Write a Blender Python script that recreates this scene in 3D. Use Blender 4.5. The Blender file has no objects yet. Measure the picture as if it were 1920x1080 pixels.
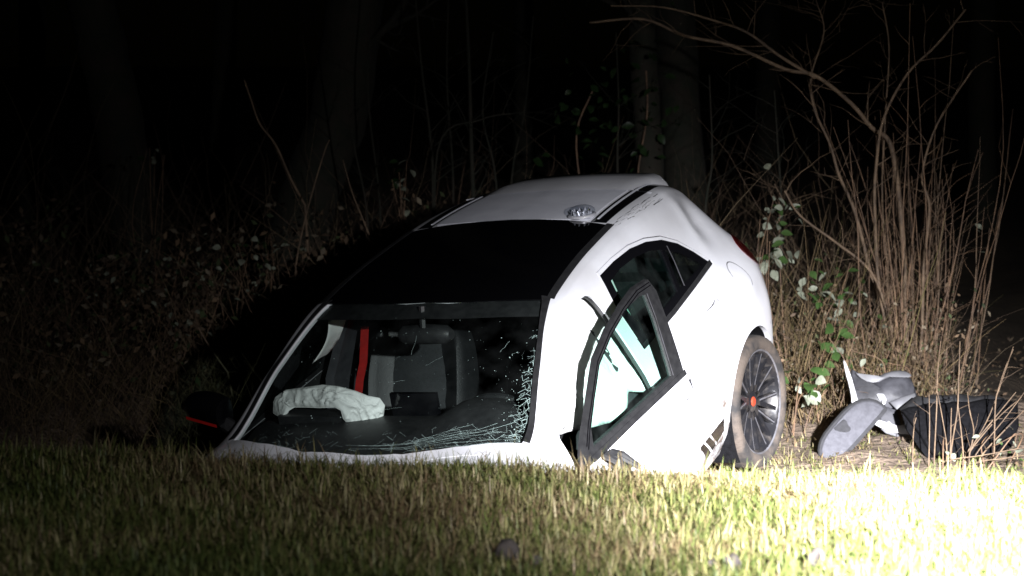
import bpy, bmesh, math, random
import numpy as np
from mathutils import Matrix, Vector, noise as mnoise

# ------------------------------------------------------------------ camera, world, light
SC = bpy.context.scene
COL = SC.collection
CAM_Z = 1.29
TILT = math.radians(5.0)
FPX = 4205.8                                   # focal length in photo pixels (1920 wide)
cam_d = bpy.data.cameras.new('camera')
cam = bpy.data.objects.new('camera', cam_d)
COL.objects.link(cam)
cam.location = (0, 0, CAM_Z)
cam.rotation_euler = (math.radians(90) - TILT, 0, 0)
cam_d.sensor_width = 36.0
cam_d.lens = FPX / 1920 * 36
cam_d.clip_start = 0.1
cam_d.clip_end = 1000
cam_d.dof.use_dof = True
cam_d.dof.focus_distance = 9.6
cam_d.dof.aperture_fstop = 3.2
SC.camera = cam

world = bpy.data.worlds.new('World')
SC.world = world
world.use_nodes = True
wn = world.node_tree.nodes
bg = wn['Background']
sky = wn.new('ShaderNodeTexSky')
sky.sky_type = 'NISHITA'
sky.sun_disc = False
sky.sun_elevation = math.radians(8.0)
sky.sun_rotation = math.radians(150)
world.node_tree.links.new(sky.outputs[0], bg.inputs[0])
bg.inputs[1].default_value = 0.00008           # night

faint_sun_d = bpy.data.lights.new('faint_sun', 'SUN')  # faint sun lamp added for the night, no moon is seen
faint_sun_d.energy = 0.002
faint_sun_d.angle = math.radians(0.5)
faint_sun = bpy.data.objects.new('faint_sun', faint_sun_d)
COL.objects.link(faint_sun)
faint_sun.rotation_euler = (math.radians(50), 0, math.radians(150))

# the work floodlight standing on the verge to the side of the photographer
flood_d = bpy.data.lights.new('floodlight', 'SPOT')
flood_d.energy = 106000
flood_d.color = (0.955, 0.955, 1.0)
flood_d.spot_size = math.radians(120)
flood_d.spot_blend = 1.0
flood_d.shadow_soft_size = 0.06
flood = bpy.data.objects.new('floodlight', flood_d)
COL.objects.link(flood)
FLOOD_POS = Vector((1.75, 1.4, 1.75))
FLOOD_AIM = Vector((1.66, 6.05, 0.0))
flood.location = FLOOD_POS
flood.rotation_euler = (FLOOD_AIM - FLOOD_POS).to_track_quat('-Z', 'Y').to_euler()
# the reflector's beam: a bright core that fades outwards, as strength over the angle from its axis
BEAM_SIGMA, BEAM_SPILL = 8.7, 0.0042
flood_d.use_nodes = True
fn = flood_d.node_tree; fe = fn.nodes['Emission']
f_tc = fn.nodes.new('ShaderNodeTexCoord'); f_sep = fn.nodes.new('ShaderNodeSeparateXYZ')
fn.links.new(f_tc.outputs['Normal'], f_sep.inputs[0])
def f_math(op, a, b=None):
    n = fn.nodes.new('ShaderNodeMath'); n.operation = op
    for i, v in enumerate((a, b)):
        if v is None: continue
        if isinstance(v, (int, float)): n.inputs[i].default_value = v
        else: fn.links.new(v, n.inputs[i])
    return n.outputs[0]
f_ang = f_math('ARCCOSINE', f_math('MINIMUM', f_math('ABSOLUTE', f_sep.outputs['Z']), 1.0))
f_g = f_math('POWER', f_math('DIVIDE', f_ang, math.radians(BEAM_SIGMA)), 2.0)
f_s = f_math('ADD', f_math('EXPONENT', f_math('MULTIPLY', f_g, -1.0)), BEAM_SPILL)
fn.links.new(f_s, fe.inputs['Strength'])

SC.view_settings.view_transform = 'Standard'
SC.view_settings.look = 'None'
SC.view_settings.exposure = 0.0
SC.view_settings.gamma = 1.0
SC.cycles.max_bounces = 8
SC.cycles.transparent_max_bounces = 24
SC.cycles.use_denoising = True

RNG = np.random.default_rng(7)
random.seed(7)

# ------------------------------------------------------------------ helpers
def link(o, parent=None):
    COL.objects.link(o)
    if parent is not None:
        o.parent = parent
    return o

def tag(o, label, cat, group=None):
    o['label'] = label
    o['category'] = cat
    if group:
        o['group'] = group
    return o

def empty(name, loc=(0, 0, 0)):
    o = bpy.data.objects.new(name, None)
    o.location = loc
    o.empty_display_size = 0.1
    return link(o)

def finish(me, smooth=True, angle=35):
    if smooth:
        me.shade_smooth()
        if angle:
            me.set_sharp_from_angle(angle=math.radians(angle))
    return me

def mesh(name, V, F, mat, parent=None, smooth=True, angle=35):
    me = bpy.data.meshes.new(name)
    me.from_pydata([tuple(map(float, v)) for v in V], [], [tuple(map(int, f)) for f in F])
    me.validate()
    me.update()
    if mat is not None:
        me.materials.append(mat)
    finish(me, smooth, angle)
    return link(bpy.data.objects.new(name, me), parent)

def big_mesh(name, V, F, mat, parent=None, smooth=False, colors=None):
    """numpy verts (n,3), faces (m,k) of equal size, optional per-vertex colour."""
    me = bpy.data.meshes.new(name)
    V = np.asarray(V, np.float32); F = np.asarray(F, np.int32)
    k = F.shape[1]
    me.vertices.add(len(V)); me.vertices.foreach_set('co', V.ravel())
    me.loops.add(F.size); me.loops.foreach_set('vertex_index', F.ravel())
    me.polygons.add(len(F))
    me.polygons.foreach_set('loop_start', np.arange(0, F.size, k, dtype=np.int32))
    me.polygons.foreach_set('loop_total', np.full(len(F), k, np.int32))
    if colors is not None:
        at = me.color_attributes.new('col', 'FLOAT_COLOR', 'POINT')
        c = np.ones((len(V), 4), np.float32); c[:, :3] = colors
        at.data.foreach_set('color', c.ravel())
    me.update(calc_edges=True)
    if smooth:
        me.shade_smooth()
    me.materials.append(mat)
    return link(bpy.data.objects.new(name, me), parent)

class MB:
    """collects shapes for one mesh object"""
    def __init__(s): s.v = []; s.f = []
    def add(s, V, F):
        b = len(s.v)
        s.v += [tuple(v) for v in V]
        s.f += [tuple(i + b for i in f) for f in F]
        return s
    def box(s, lo, hi, M=None):
        x0, y0, z0 = lo; x1, y1, z1 = hi
        V = [(x0,y0,z0),(x1,y0,z0),(x1,y1,z0),(x0,y1,z0),(x0,y0,z1),(x1,y0,z1),(x1,y1,z1),(x0,y1,z1)]
        if M is not None: V = [M @ Vector(v) for v in V]
        return s.add(V, [(0,3,2,1),(4,5,6,7),(0,1,5,4),(1,2,6,5),(2,3,7,6),(3,0,4,7)])
    def tube(s, P, R, n=6, caps=True):
        V, F = tube(P, R, n, caps)
        return s.add(V, F)
    def build(s, name, mat, parent=None, smooth=True, angle=35):
        return mesh(name, s.v, s.f, mat, parent, smooth, angle)

def tube(P, R, n=6, caps=True):
    P = [Vector(p) for p in P]
    m = len(P)
    if not hasattr(R, '__len__'): R = [R] * m
    V = []; F = []
    up = Vector((0.13, 0.31, 0.94))
    for i in range(m):
        t = (P[min(i+1, m-1)] - P[max(i-1, 0)])
        t = t.normalized() if t.length > 1e-9 else Vector((0, 0, 1))
        a = t.cross(up)
        if a.length < 0.05: a = t.cross(Vector((1, 0.2, 0)))
        a.normalize(); b = t.cross(a)
        for k in range(n):
            th = 2 * math.pi * k / n
            V.append(P[i] + (a * math.cos(th) + b * math.sin(th)) * R[i])
    for i in range(m - 1):
        for k in range(n):
            k2 = (k + 1) % n
            F.append((i*n+k, i*n+k2, (i+1)*n+k2, (i+1)*n+k))
    if caps:
        F.append(tuple(range(n))[::-1]); F.append(tuple((m-1)*n + k for k in range(n)))
    return V, F

def lathe(profile, n=48, axis='Y', closed=False):
    """profile: list of (r, h) round the axis"""
    V = []; F = []; m = len(profile)
    for k in range(n):
        th = 2 * math.pi * k / n
        c, s_ = math.cos(th), math.sin(th)
        for r, h in profile:
            V.append((r*c, h, r*s_) if axis == 'Y' else (r*c, r*s_, h))
    mm = m if closed else m - 1
    for k in range(n):
        k2 = (k + 1) % n
        for i in range(mm):
            j = (i + 1) % m
            F.append((k*m+i, k2*m+i, k2*m+j, k*m+j))
    return V, F

def grid_faces(a, b, wrap=False):
    F = []
    for i in range(a - 1):
        for j in range(b if wrap else b - 1):
            j2 = (j + 1) % b
            F.append((i*b+j, i*b+j2, (i+1)*b+j2, (i+1)*b+j))
    return F

# ------------------------------------------------------------------ materials
def new_mat(name):
    m = bpy.data.materials.new(name); m.use_nodes = True
    nt = m.node_tree
    return m, nt, nt.nodes['Principled BSDF']

def set_in(b, **kw):
    for k, v in kw.items():
        b.inputs[k.replace('_', ' ')].default_value = v

def mat(name, c1, c2=None, scale=8.0, rough=0.6, metal=0.0, bump=0.0, bscale=None, coat=0.0, spec=0.5, detail=4.0, lo=0.35, hi=0.65, rough2=None):
    m, nt, b = new_mat(name)
    set_in(b, Base_Color=(*c1, 1), Roughness=rough, Metallic=metal)
    b.inputs['Specular IOR Level'].default_value = spec
    if coat: b.inputs['Coat Weight'].default_value = coat; b.inputs['Coat Roughness'].default_value = 0.05
    tc = nt.nodes.new('ShaderNodeTexCoord')
    if c2 is not None:
        n = nt.nodes.new('ShaderNodeTexNoise'); n.inputs['Scale'].default_value = scale; n.inputs['Detail'].default_value = detail
        nt.links.new(tc.outputs['Object'], n.inputs['Vector'])
        r = nt.nodes.new('ShaderNodeValToRGB')
        r.color_ramp.elements[0].position = lo; r.color_ramp.elements[0].color = (*c1, 1)
        r.color_ramp.elements[1].position = hi; r.color_ramp.elements[1].color = (*c2, 1)
        nt.links.new(n.outputs['Fac'], r.inputs[0]); nt.links.new(r.outputs[0], b.inputs['Base Color'])
        if rough2 is not None:
            mr = nt.nodes.new('ShaderNodeMapRange')
            mr.inputs['From Min'].default_value = lo; mr.inputs['From Max'].default_value = hi
            mr.inputs['To Min'].default_value = rough; mr.inputs['To Max'].default_value = rough2
            nt.links.new(n.outputs['Fac'], mr.inputs['Value']); nt.links.new(mr.outputs[0], b.inputs['Roughness'])
    if bump:
        n2 = nt.nodes.new('ShaderNodeTexNoise'); n2.inputs['Scale'].default_value = bscale or scale * 3; n2.inputs['Detail'].default_value = 5
        nt.links.new(tc.outputs['Object'], n2.inputs['Vector'])
        bp = nt.nodes.new('ShaderNodeBump'); bp.inputs['Strength'].default_value = bump; bp.inputs['Distance'].default_value = 0.01
        nt.links.new(n2.outputs['Fac'], bp.inputs['Height']); nt.links.new(bp.outputs[0], b.inputs['Normal'])
    return m

def attr_mat(name, rough=0.6, trans=0.0):
    """colour from the per-blade attribute"""
    m, nt, b = new_mat(name)
    a = nt.nodes.new('ShaderNodeAttribute'); a.attribute_name = 'col'
    nt.links.new(a.outputs['Color'], b.inputs['Base Color'])
    b.inputs['Roughness'].default_value = rough
    b.inputs['Specular IOR Level'].default_value = 0.35
    if trans:
        t = nt.nodes.new('ShaderNodeBsdfTranslucent'); mx = nt.nodes.new('ShaderNodeMixShader')
        mx.inputs[0].default_value = trans
        nt.links.new(a.outputs['Color'], t.inputs['Color'])
        nt.links.new(b.outputs[0], mx.inputs[1]); nt.links.new(t.outputs[0], mx.inputs[2])
        nt.links.new(mx.outputs[0], nt.nodes['Material Output'].inputs[0])
    return m

def glass_mat(name, tint, gloss=1.0, film=0.0):
    m = bpy.data.materials.new(name); m.use_nodes = True
    nt = m.node_tree; nt.nodes.clear()
    out = nt.nodes.new('ShaderNodeOutputMaterial')
    tr = nt.nodes.new('ShaderNodeBsdfTransparent'); tr.inputs[0].default_value = (*tint, 1)
    gl = nt.nodes.new('ShaderNodeBsdfGlossy'); gl.inputs['Roughness'].default_value = 0.02
    fr = nt.nodes.new('ShaderNodeFresnel'); fr.inputs[0].default_value = 1.5
    mx = nt.nodes.new('ShaderNodeMixShader')
    ge = nt.nodes.new('ShaderNodeNewGeometry'); inv = nt.nodes.new('ShaderNodeMath'); inv.operation = 'SUBTRACT'; inv.inputs[0].default_value = 1.0
    nt.links.new(ge.outputs['Backfacing'], inv.inputs[1])
    mu = nt.nodes.new('ShaderNodeMath'); mu.operation = 'MULTIPLY'
    nt.links.new(fr.outputs[0], mu.inputs[0]); nt.links.new(inv.outputs[0], mu.inputs[1])
    nt.links.new(mu.outputs[0], mx.inputs[0]); nt.links.new(tr.outputs[0], mx.inputs[1]); nt.links.new(gl.outputs[0], mx.inputs[2])
    last = mx
    if film:
        df = nt.nodes.new('ShaderNodeBsdfDiffuse'); df.inputs[0].default_value = (0.7, 0.75, 0.75, 1)
        tc = nt.nodes.new('ShaderNodeTexCoord'); n = nt.nodes.new('ShaderNodeTexNoise'); n.inputs['Scale'].default_value = 9; n.inputs['Detail'].default_value = 8
        nt.links.new(tc.outputs['Object'], n.inputs['Vector'])
        mr = nt.nodes.new('ShaderNodeMapRange'); mr.inputs['From Min'].default_value = 0.4; mr.inputs['From Max'].default_value = 0.75
        mr.inputs['To Max'].default_value = film; nt.links.new(n.outputs['Fac'], mr.inputs['Value'])
        m2 = nt.nodes.new('ShaderNodeMixShader')
        nt.links.new(mr.outputs[0], m2.inputs[0]); nt.links.new(mx.outputs[0], m2.inputs[1]); nt.links.new(df.outputs[0], m2.inputs[2])
        last = m2
    nt.links.new(last.outputs[0], out.inputs[0])
    return m

M = {}
def paint_mat():
    m, nt, b = new_mat('white_paint')
    set_in(b, Roughness=0.28); b.inputs['Coat Weight'].default_value = 0.6; b.inputs['Coat Roughness'].default_value = 0.06
    tc = nt.nodes.new('ShaderNodeTexCoord'); sep = nt.nodes.new('ShaderNodeSeparateXYZ'); nt.links.new(tc.outputs['Object'], sep.inputs[0])
    n = nt.nodes.new('ShaderNodeTexNoise'); n.inputs['Scale'].default_value = 11; n.inputs['Detail'].default_value = 9; n.inputs['Roughness'].default_value = 0.7
    nt.links.new(tc.outputs['Object'], n.inputs['Vector'])
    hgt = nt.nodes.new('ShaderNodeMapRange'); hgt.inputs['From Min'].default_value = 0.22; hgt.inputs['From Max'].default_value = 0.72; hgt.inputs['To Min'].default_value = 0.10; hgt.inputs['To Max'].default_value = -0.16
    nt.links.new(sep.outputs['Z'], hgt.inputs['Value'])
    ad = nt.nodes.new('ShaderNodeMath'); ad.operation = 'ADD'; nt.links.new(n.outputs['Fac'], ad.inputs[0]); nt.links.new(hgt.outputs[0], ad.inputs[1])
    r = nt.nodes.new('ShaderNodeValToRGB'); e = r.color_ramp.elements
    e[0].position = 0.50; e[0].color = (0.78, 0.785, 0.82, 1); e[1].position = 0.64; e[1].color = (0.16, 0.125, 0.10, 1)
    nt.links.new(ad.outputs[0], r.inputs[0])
    n2 = nt.nodes.new('ShaderNodeTexNoise'); n2.inputs['Scale'].default_value = 3; n2.inputs['Detail'].default_value = 6; nt.links.new(tc.outputs['Object'], n2.inputs['Vector'])
    r2 = nt.nodes.new('ShaderNodeValToRGB'); r2.color_ramp.elements[0].position = 0.4; r2.color_ramp.elements[1].position = 0.75
    r2.color_ramp.elements[0].color = (1, 1, 1, 1); r2.color_ramp.elements[1].color = (0.82, 0.81, 0.80, 1); nt.links.new(n2.outputs['Fac'], r2.inputs[0])
    mx = nt.nodes.new('ShaderNodeMix'); mx.data_type = 'RGBA'; mx.blend_type = 'MULTIPLY'; mx.inputs['Factor'].default_value = 1
    nt.links.new(r.outputs[0], mx.inputs['A']); nt.links.new(r2.outputs[0], mx.inputs['B']); nt.links.new(mx.outputs['Result'], b.inputs['Base Color'])
    return m
M['paint'] = paint_mat()
M['paint_clean'] = mat('chipped_white_paint', (0.70, 0.70, 0.73), (0.5, 0.49, 0.48), scale=14, rough=0.35, lo=0.5, hi=0.75)
M['roofpaint'] = mat('dewy_white_paint', (0.66, 0.67, 0.72), (0.54, 0.55, 0.60), scale=6, rough=0.5, coat=0.1, bump=0.12, bscale=220, rough2=0.65)
M['gloss_black'] = mat('gloss_black', (0.004, 0.004, 0.005), rough=0.12, coat=0.3)
M['roof_glass'] = mat('black_roof_glass', (0.002, 0.002, 0.0025), rough=0.06)
M['trim'] = mat('black_trim', (0.012, 0.012, 0.013), (0.02, 0.02, 0.021), scale=30, rough=0.5)
M['greytrim'] = mat('charcoal_trim', (0.045, 0.045, 0.05), (0.03, 0.03, 0.034), scale=20, rough=0.55)
M['headliner'] = mat('dark_lining', (0.012, 0.012, 0.013), rough=0.9)
M['leather'] = mat('dark_leather', (0.0065, 0.007, 0.0075), (0.0045, 0.005, 0.0055), scale=25, rough=0.5, spec=0.32, bump=0.15, bscale=180)
M['mesh_cloth'] = mat('grey_seat_cloth', (0.011, 0.0125, 0.014), (0.008, 0.009, 0.010), scale=60, rough=0.85, bump=0.3, bscale=300)
M['belt'] = mat('red_webbing', (0.45, 0.012, 0.010), (0.36, 0.01, 0.008), scale=40, rough=0.7)
M['red'] = mat('red_paint', (0.50, 0.015, 0.012), rough=0.35)
M['tail'] = mat('red_lens', (0.045, 0.002, 0.003), rough=0.1, coat=0.6)
M['airbag'] = mat('white_airbag_cloth', (0.84, 0.84, 0.82), (0.74, 0.74, 0.72), scale=10, rough=0.9, bump=0.35, bscale=28)
M['tyre'] = mat('muddy_tyre', (0.012, 0.011, 0.011), (0.062, 0.048, 0.038), scale=9, rough=0.85, bump=0.4, bscale=70, lo=0.38, hi=0.58)
M['rim'] = mat('black_alloy', (0.012, 0.012, 0.014), (0.06, 0.052, 0.045), scale=14, rough=0.3, metal=0.2, lo=0.5, hi=0.75, rough2=0.7)
M['silver'] = mat('machined_alloy', (0.20, 0.20, 0.22), (0.09, 0.08, 0.075), scale=16, rough=0.35, metal=0.6, lo=0.45, hi=0.8)
M['orange'] = mat('orange_red_cap', (0.28, 0.035, 0.015), rough=0.4)
M['glass'] = glass_mat('clear_windscreen', (0.93, 0.965, 0.952), film=0.005)
M['sideglass'] = glass_mat('green_side_glass', (0.82, 0.935, 0.895), film=0.01)
M['rearglass'] = glass_mat('dark_rear_glass', (0.42, 0.52, 0.50), film=0.01)
M['crack'] = mat('fractured_glass', (0.50, 0.66, 0.62), rough=0.15, coat=0.5)
M['chrome'] = mat('chrome', (0.62, 0.62, 0.66), rough=0.22, metal=0.45)
M['lens'] = glass_mat('clear_lens', (0.85, 0.87, 0.90))
M['felt'] = mat('grey_felt', (0.062, 0.062, 0.072), (0.046, 0.046, 0.054), scale=45, rough=0.95, bump=0.3, bscale=120)
M['felt_dark'] = mat('dark_felt', (0.022, 0.022, 0.025), (0.015, 0.015, 0.017), scale=40, rough=0.95)
M['plastic_grey'] = mat('scuffed_grey_plastic', (0.045, 0.045, 0.052), (0.014, 0.014, 0.017), scale=9, rough=0.6, bump=0.2, bscale=40, lo=0.4, hi=0.6)
M['plastic_pale'] = mat('pale_grey_plastic', (0.11, 0.11, 0.12), (0.07, 0.07, 0.075), scale=12, rough=0.55)
M['carpet'] = mat('black_carpet', (0.0035, 0.0035, 0.004), (0.006, 0.006, 0.007), scale=50, rough=1.0, spec=0.05, bump=0.3, bscale=150)
M['clod'] = mat('damp_earth', (0.055, 0.045, 0.04), (0.025, 0.02, 0.018), scale=14, rough=0.9, bump=0.6, bscale=40)
M['bark'] = mat('damp_bark', (0.014, 0.0105, 0.0055), (0.0055, 0.0075, 0.0022), scale=9, rough=0.9, bump=0.8, bscale=26)
M['bark_pale'] = mat('pale_bark', (0.155, 0.102, 0.060), (0.07, 0.046, 0.029), scale=16, rough=0.75, bump=0.4, bscale=60)
M['bark_brown'] = mat('brown_twig_bark', (0.17, 0.10, 0.055), (0.08, 0.048, 0.03), scale=14, rough=0.7)
M['straw'] = attr_mat('dry_stems', 0.7, 0.15)
M['grass'] = attr_mat('grass_blades', 0.5, 0.25)
M['leaf_green'] = mat('bramble_leaf_green', (0.045, 0.085, 0.022), (0.024, 0.050, 0.014), scale=20, rough=0.4, spec=0.4)
M['leaf_pale'] = mat('pale_leaf_underside', (0.24, 0.25, 0.20), (0.13, 0.15, 0.10), scale=18, rough=0.6)
M['leaf_ivy'] = mat('dark_evergreen_leaf', (0.014, 0.030, 0.009), (0.009, 0.021, 0.006), scale=18, rough=0.35, spec=0.5)
M['litter'] = attr_mat('leaf_litter', 0.8)

def ground_mat():
    m, nt, b = new_mat('earth_and_turf')
    geo = nt.nodes.new('ShaderNodeNewGeometry'); sep = nt.nodes.new('ShaderNodeSeparateXYZ')
    nt.links.new(geo.outputs['Position'], sep.inputs[0])
    def ramp(scale, cols, detail=6):
        n = nt.nodes.new('ShaderNodeTexNoise'); n.inputs['Scale'].default_value = scale; n.inputs['Detail'].default_value = detail
        nt.links.new(geo.outputs['Position'], n.inputs['Vector'])
        r = nt.nodes.new('ShaderNodeValToRGB')
        r.color_ramp.elements[0].position = 0.35; r.color_ramp.elements[1].position = 0.65
        r.color_ramp.elements[0].color = (*cols[0], 1); r.color_ramp.elements[1].color = (*cols[1], 1)
        nt.links.new(n.outputs['Fac'], r.inputs[0]); return n, r
    n1, turf = ramp(7, ((0.075, 0.062, 0.030), (0.05, 0.058, 0.020)))
    n2, soil = ramp(9, ((0.19, 0.145, 0.11), (0.105, 0.078, 0.058)), 10)
    mr = nt.nodes.new('ShaderNodeMapRange'); mr.inputs['From Min'].default_value = 7.45; mr.inputs['From Max'].default_value = 7.75
    nt.links.new(sep.outputs['Y'], mr.inputs['Value'])
    mx = nt.nodes.new('ShaderNodeMix'); mx.data_type = 'RGBA'
    nt.links.new(mr.outputs[0], mx.inputs['Factor']); nt.links.new(turf.outputs[0], mx.inputs['A']); nt.links.new(soil.outputs[0], mx.inputs['B'])
    # humus colour under the trees, painted darker so the lit slope sinks into blackness
    n4, dark_floor = ramp(5, ((0.030, 0.022, 0.015), (0.050, 0.038, 0.026)))
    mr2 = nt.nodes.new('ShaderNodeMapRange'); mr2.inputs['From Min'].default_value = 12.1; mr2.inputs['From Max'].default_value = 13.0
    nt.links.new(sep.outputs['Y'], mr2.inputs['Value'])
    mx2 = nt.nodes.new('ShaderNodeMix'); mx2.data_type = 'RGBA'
    nt.links.new(mr2.outputs[0], mx2.inputs['Factor']); nt.links.new(mx.outputs['Result'], mx2.inputs['A']); nt.links.new(dark_floor.outputs[0], mx2.inputs['B'])
    nt.links.new(mx2.outputs['Result'], b.inputs['Base Color'])
    b.inputs['Roughness'].default_value = 0.95
    b.inputs['Specular IOR Level'].default_value = 0.2
    n3 = nt.nodes.new('ShaderNodeTexNoise'); n3.inputs['Scale'].default_value = 28; n3.inputs['Detail'].default_value = 8
    nt.links.new(geo.outputs['Position'], n3.inputs['Vector'])
    bp = nt.nodes.new('ShaderNodeBump'); bp.inputs['Strength'].default_value = 0.9; bp.inputs['Distance'].default_value = 0.03
    nt.links.new(n3.outputs['Fac'], bp.inputs['Height']); nt.links.new(bp.outputs[0], b.inputs['Normal'])
    return m
M['ground'] = ground_mat()

def pchip(xk, yk, x):
    xk = np.asarray(xk, float); yk = np.asarray(yk, float); x = np.asarray(x, float)
    h = np.diff(xk); d = np.diff(yk) / h; n = len(xk); m = np.zeros(n)
    for i in range(1, n - 1):
        if d[i-1] * d[i] > 0:
            w1 = 2*h[i] + h[i-1]; w2 = h[i] + 2*h[i-1]; m[i] = (w1 + w2) / (w1/d[i-1] + w2/d[i])
    m[0] = d[0]; m[-1] = d[-1]
    i = np.clip(np.searchsorted(xk, x) - 1, 0, n - 2); t = (x - xk[i]) / h[i]
    return (1+2*t)*(1-t)**2*yk[i] + t*(1-t)**2*h[i]*m[i] + t*t*(3-2*t)*yk[i+1] + t*t*(t-1)*h[i]*m[i+1]

# ------------------------------------------------------------------ the ground: verge, ditch, far bank, wood floor
HY = [-60, 0, 7.28, 7.50, 7.64, 7.84, 8.05, 9.20, 9.90, 10.7, 11.5, 12.6, 14.0, 18.0, 30.0, 160.0]
HZ = [0, 0, 0, -.02, -.20, -.98, -1.34, -1.36, -1.15, -.64, -.55, -.43, -.24, .02, .4, 3.0]
def ground_z(x, y):
    x = np.asarray(x, float); y = np.asarray(y, float)
    yl = y + np.clip((9.0 - y)/.8, 0, 1)*np.clip((y - 6.2)/.8, 0, 1)*(.045*np.sin(x*1.9 + .6) + .025*np.sin(x*5.3) + .012*np.sin(x*11.7))
    z = pchip(HY, HZ, yl)
    near = np.clip((8.2 - y) / 0.8, 0, 1)
    z = z + (0.020 - 0.016 * np.clip(x, -8, 8)) * near
    z = z + 0.012*np.sin(x*2.3 + y*1.1) * np.sin(y*1.9 - x*0.7) + 0.008*np.sin(x*5.1 + 1.3)*np.sin(y*4.3)
    far = np.clip((y - 10.5) / 1.5, 0, 1)
    z = z + far * (0.05*np.sin(x*1.7 + y*0.6) + 0.03*np.sin(x*3.9 - y*2.2))
    bank = np.clip((x - 1.35) / 1.0, 0, 1) * np.clip((y - 8.8)/1.0, 0, 1) * np.clip((13.5 - y)/1.5, 0, 1)
    z = z - .35*np.clip((x - 2.5)/.7, 0, 1)*np.clip((y - 12.3)/.9, 0, 1)*np.clip((30 - y)/10, 0, 1)
    z = z + 0.045*np.clip((-x - .55)/1.2, 0, 1)*near
    return z + 0.05 * bank
def gz(x, y): return float(ground_z(x, y))

def build_ground():
    xs = np.unique(np.round(np.concatenate([np.linspace(-120, -12, 25), np.linspace(-12, -4, 33), np.arange(-4, 4.5, .06), np.linspace(4.5, 12, 31), np.linspace(12, 120, 25)]), 4))
    ys = np.unique(np.round(np.concatenate([np.linspace(-40, 3, 20), np.linspace(3, 6, 16), np.arange(6, 14, .055), np.linspace(14, 22, 41), np.linspace(22, 160, 40)]), 4))
    X, Y = np.meshgrid(xs, ys, indexing='ij')
    Z = ground_z(X, Y)
    # crumbly relief on the bare soil
    soil = np.clip((Y - 7.6)/.4, 0, 1) * np.clip((16 - Y)/2, 0, 1)
    fine = np.array([mnoise.fractal(Vector((a*3.2, b*3.2, 0.3)), 0.9, 2.1, 4) for a, b in zip(X.ravel(), Y.ravel())]).reshape(X.shape) if X.size < 120000 else 0*X
    Z = Z + soil * fine * 0.028
    n, m = X.shape
    idx = np.arange(n*m).reshape(n, m)
    F = np.stack([idx[:-1, :-1], idx[1:, :-1], idx[1:, 1:], idx[:-1, 1:]], -1).reshape(-1, 4)
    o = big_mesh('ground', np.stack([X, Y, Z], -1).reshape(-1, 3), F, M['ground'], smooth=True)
    o['kind'] = 'structure'
    o['label'] = 'grass verge falling into a ditch with a bare soil bank beyond'
    return o
build_ground()

# pixel of the 1920x1080 photograph -> world ray / point
def ray(px, py):
    d = Vector(((px - 960) / FPX, 1.0, -(py - 540) / FPX))
    c, s = math.cos(TILT), math.sin(TILT)
    return Vector((d.x, d.y*c + d.z*s, -d.y*s + d.z*c))
def at(px, py, Y):
    d = ray(px, py); return Vector((0, 0, CAM_Z)) + d * (Y / d.y)
def on_ground(px, py, y0=9.8):
    d = ray(px, py); y = y0
    while y < 60:
        p = at(px, py, y)
        if p.z <= gz(p.x, p.y): return p
        y += 0.02
    return at(px, py, 14)
# ------------------------------------------------------------------ the car
PITCH = (-1.9980085, 0.3174877, 0.0215916); CPOS = (0.4493074, 11.2796859, -0.8698702)
def rot_zyx(r):
    return Matrix.Rotation(r[0], 4, 'Z') @ Matrix.Rotation(r[1], 4, 'Y') @ Matrix.Rotation(r[2], 4, 'X')
CARM = Matrix.Translation((0, 0, CAM_Z)) @ Matrix.Rotation(-TILT, 4, 'X') @ Matrix.Translation(CPOS) @ rot_zyx(PITCH)
CARI = CARM.inverted()
def car_ray(px, py):                       # origin and direction in car space
    o = CARI @ Vector((0, 0, CAM_Z)); d = CARI.to_3x3() @ ray(px, py)
    return o, d
def car_at(px, py, axis, val):
    o, d = car_ray(px, py); return o + d * ((val - o[axis]) / d[axis])

KX=[3.59,3.45,3.20,2.85,2.45,2.20,1.85,1.46,1.0,.5,0,-.35,-.52,-.64,-.70]
KY=[[.40,.62,.72,.76,.77,.77,.77,.77,.77,.77,.77,.76,.70,.60,.40],
[.46,.70,.80,.845,.845,.845,.84,.84,.84,.845,.86,.84,.78,.68,.48],
[.44,.70,.82,.885,.875,.865,.86,.86,.86,.87,.885,.86,.80,.71,.52],
[.40,.66,.79,.865,.86,.855,.852,.85,.85,.855,.865,.83,.77,.69,.51],
[.36,.60,.73,.79,.79,.785,.79,.795,.795,.785,.745,.69,.66,.62,.47],
[.33,.55,.67,.72,.73,.72,.655,.60,.575,.565,.55,.515,.56,.57,.44],
[.30,.50,.60,.64,.66,.67,.60,.545,.52,.51,.495,.46,.48,.50,.40],
[.18,.28,.32,.34,.36,.38,.36,.32,.30,.30,.29,.27,.27,.27,.22],
[0]*15]
KZ=[[.24,.22,.20,.19,.19,.19,.19,.19,.19,.19,.20,.22,.26,.28,.30],
[.36,.36,.36,.36,.36,.36,.36,.36,.36,.36,.37,.39,.41,.43,.45],
[.50,.56,.60,.62,.62,.62,.62,.62,.62,.63,.65,.65,.65,.64,.62],
[.62,.70,.76,.79,.80,.80,.80,.81,.82,.83,.85,.85,.85,.83,.78],
[.66,.76,.84,.89,.92,.93,.94,.95,.965,.99,1.025,1.03,1.0,.93,.87],
[.67,.77,.86,.92,.95,.965,1.16,1.325,1.375,1.388,1.35,1.25,1.06,.96,.90],
[.675,.78,.875,.935,.965,.98,1.185,1.345,1.40,1.415,1.39,1.30,1.08,.98,.92],
[.68,.795,.895,.955,.985,1.06,1.235,1.375,1.42,1.434,1.415,1.335,1.10,.99,.93],
[.68,.80,.90,.965,.99,1.09,1.26,1.39,1.43,1.442,1.425,1.345,1.11,1.0,.94]]
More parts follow.
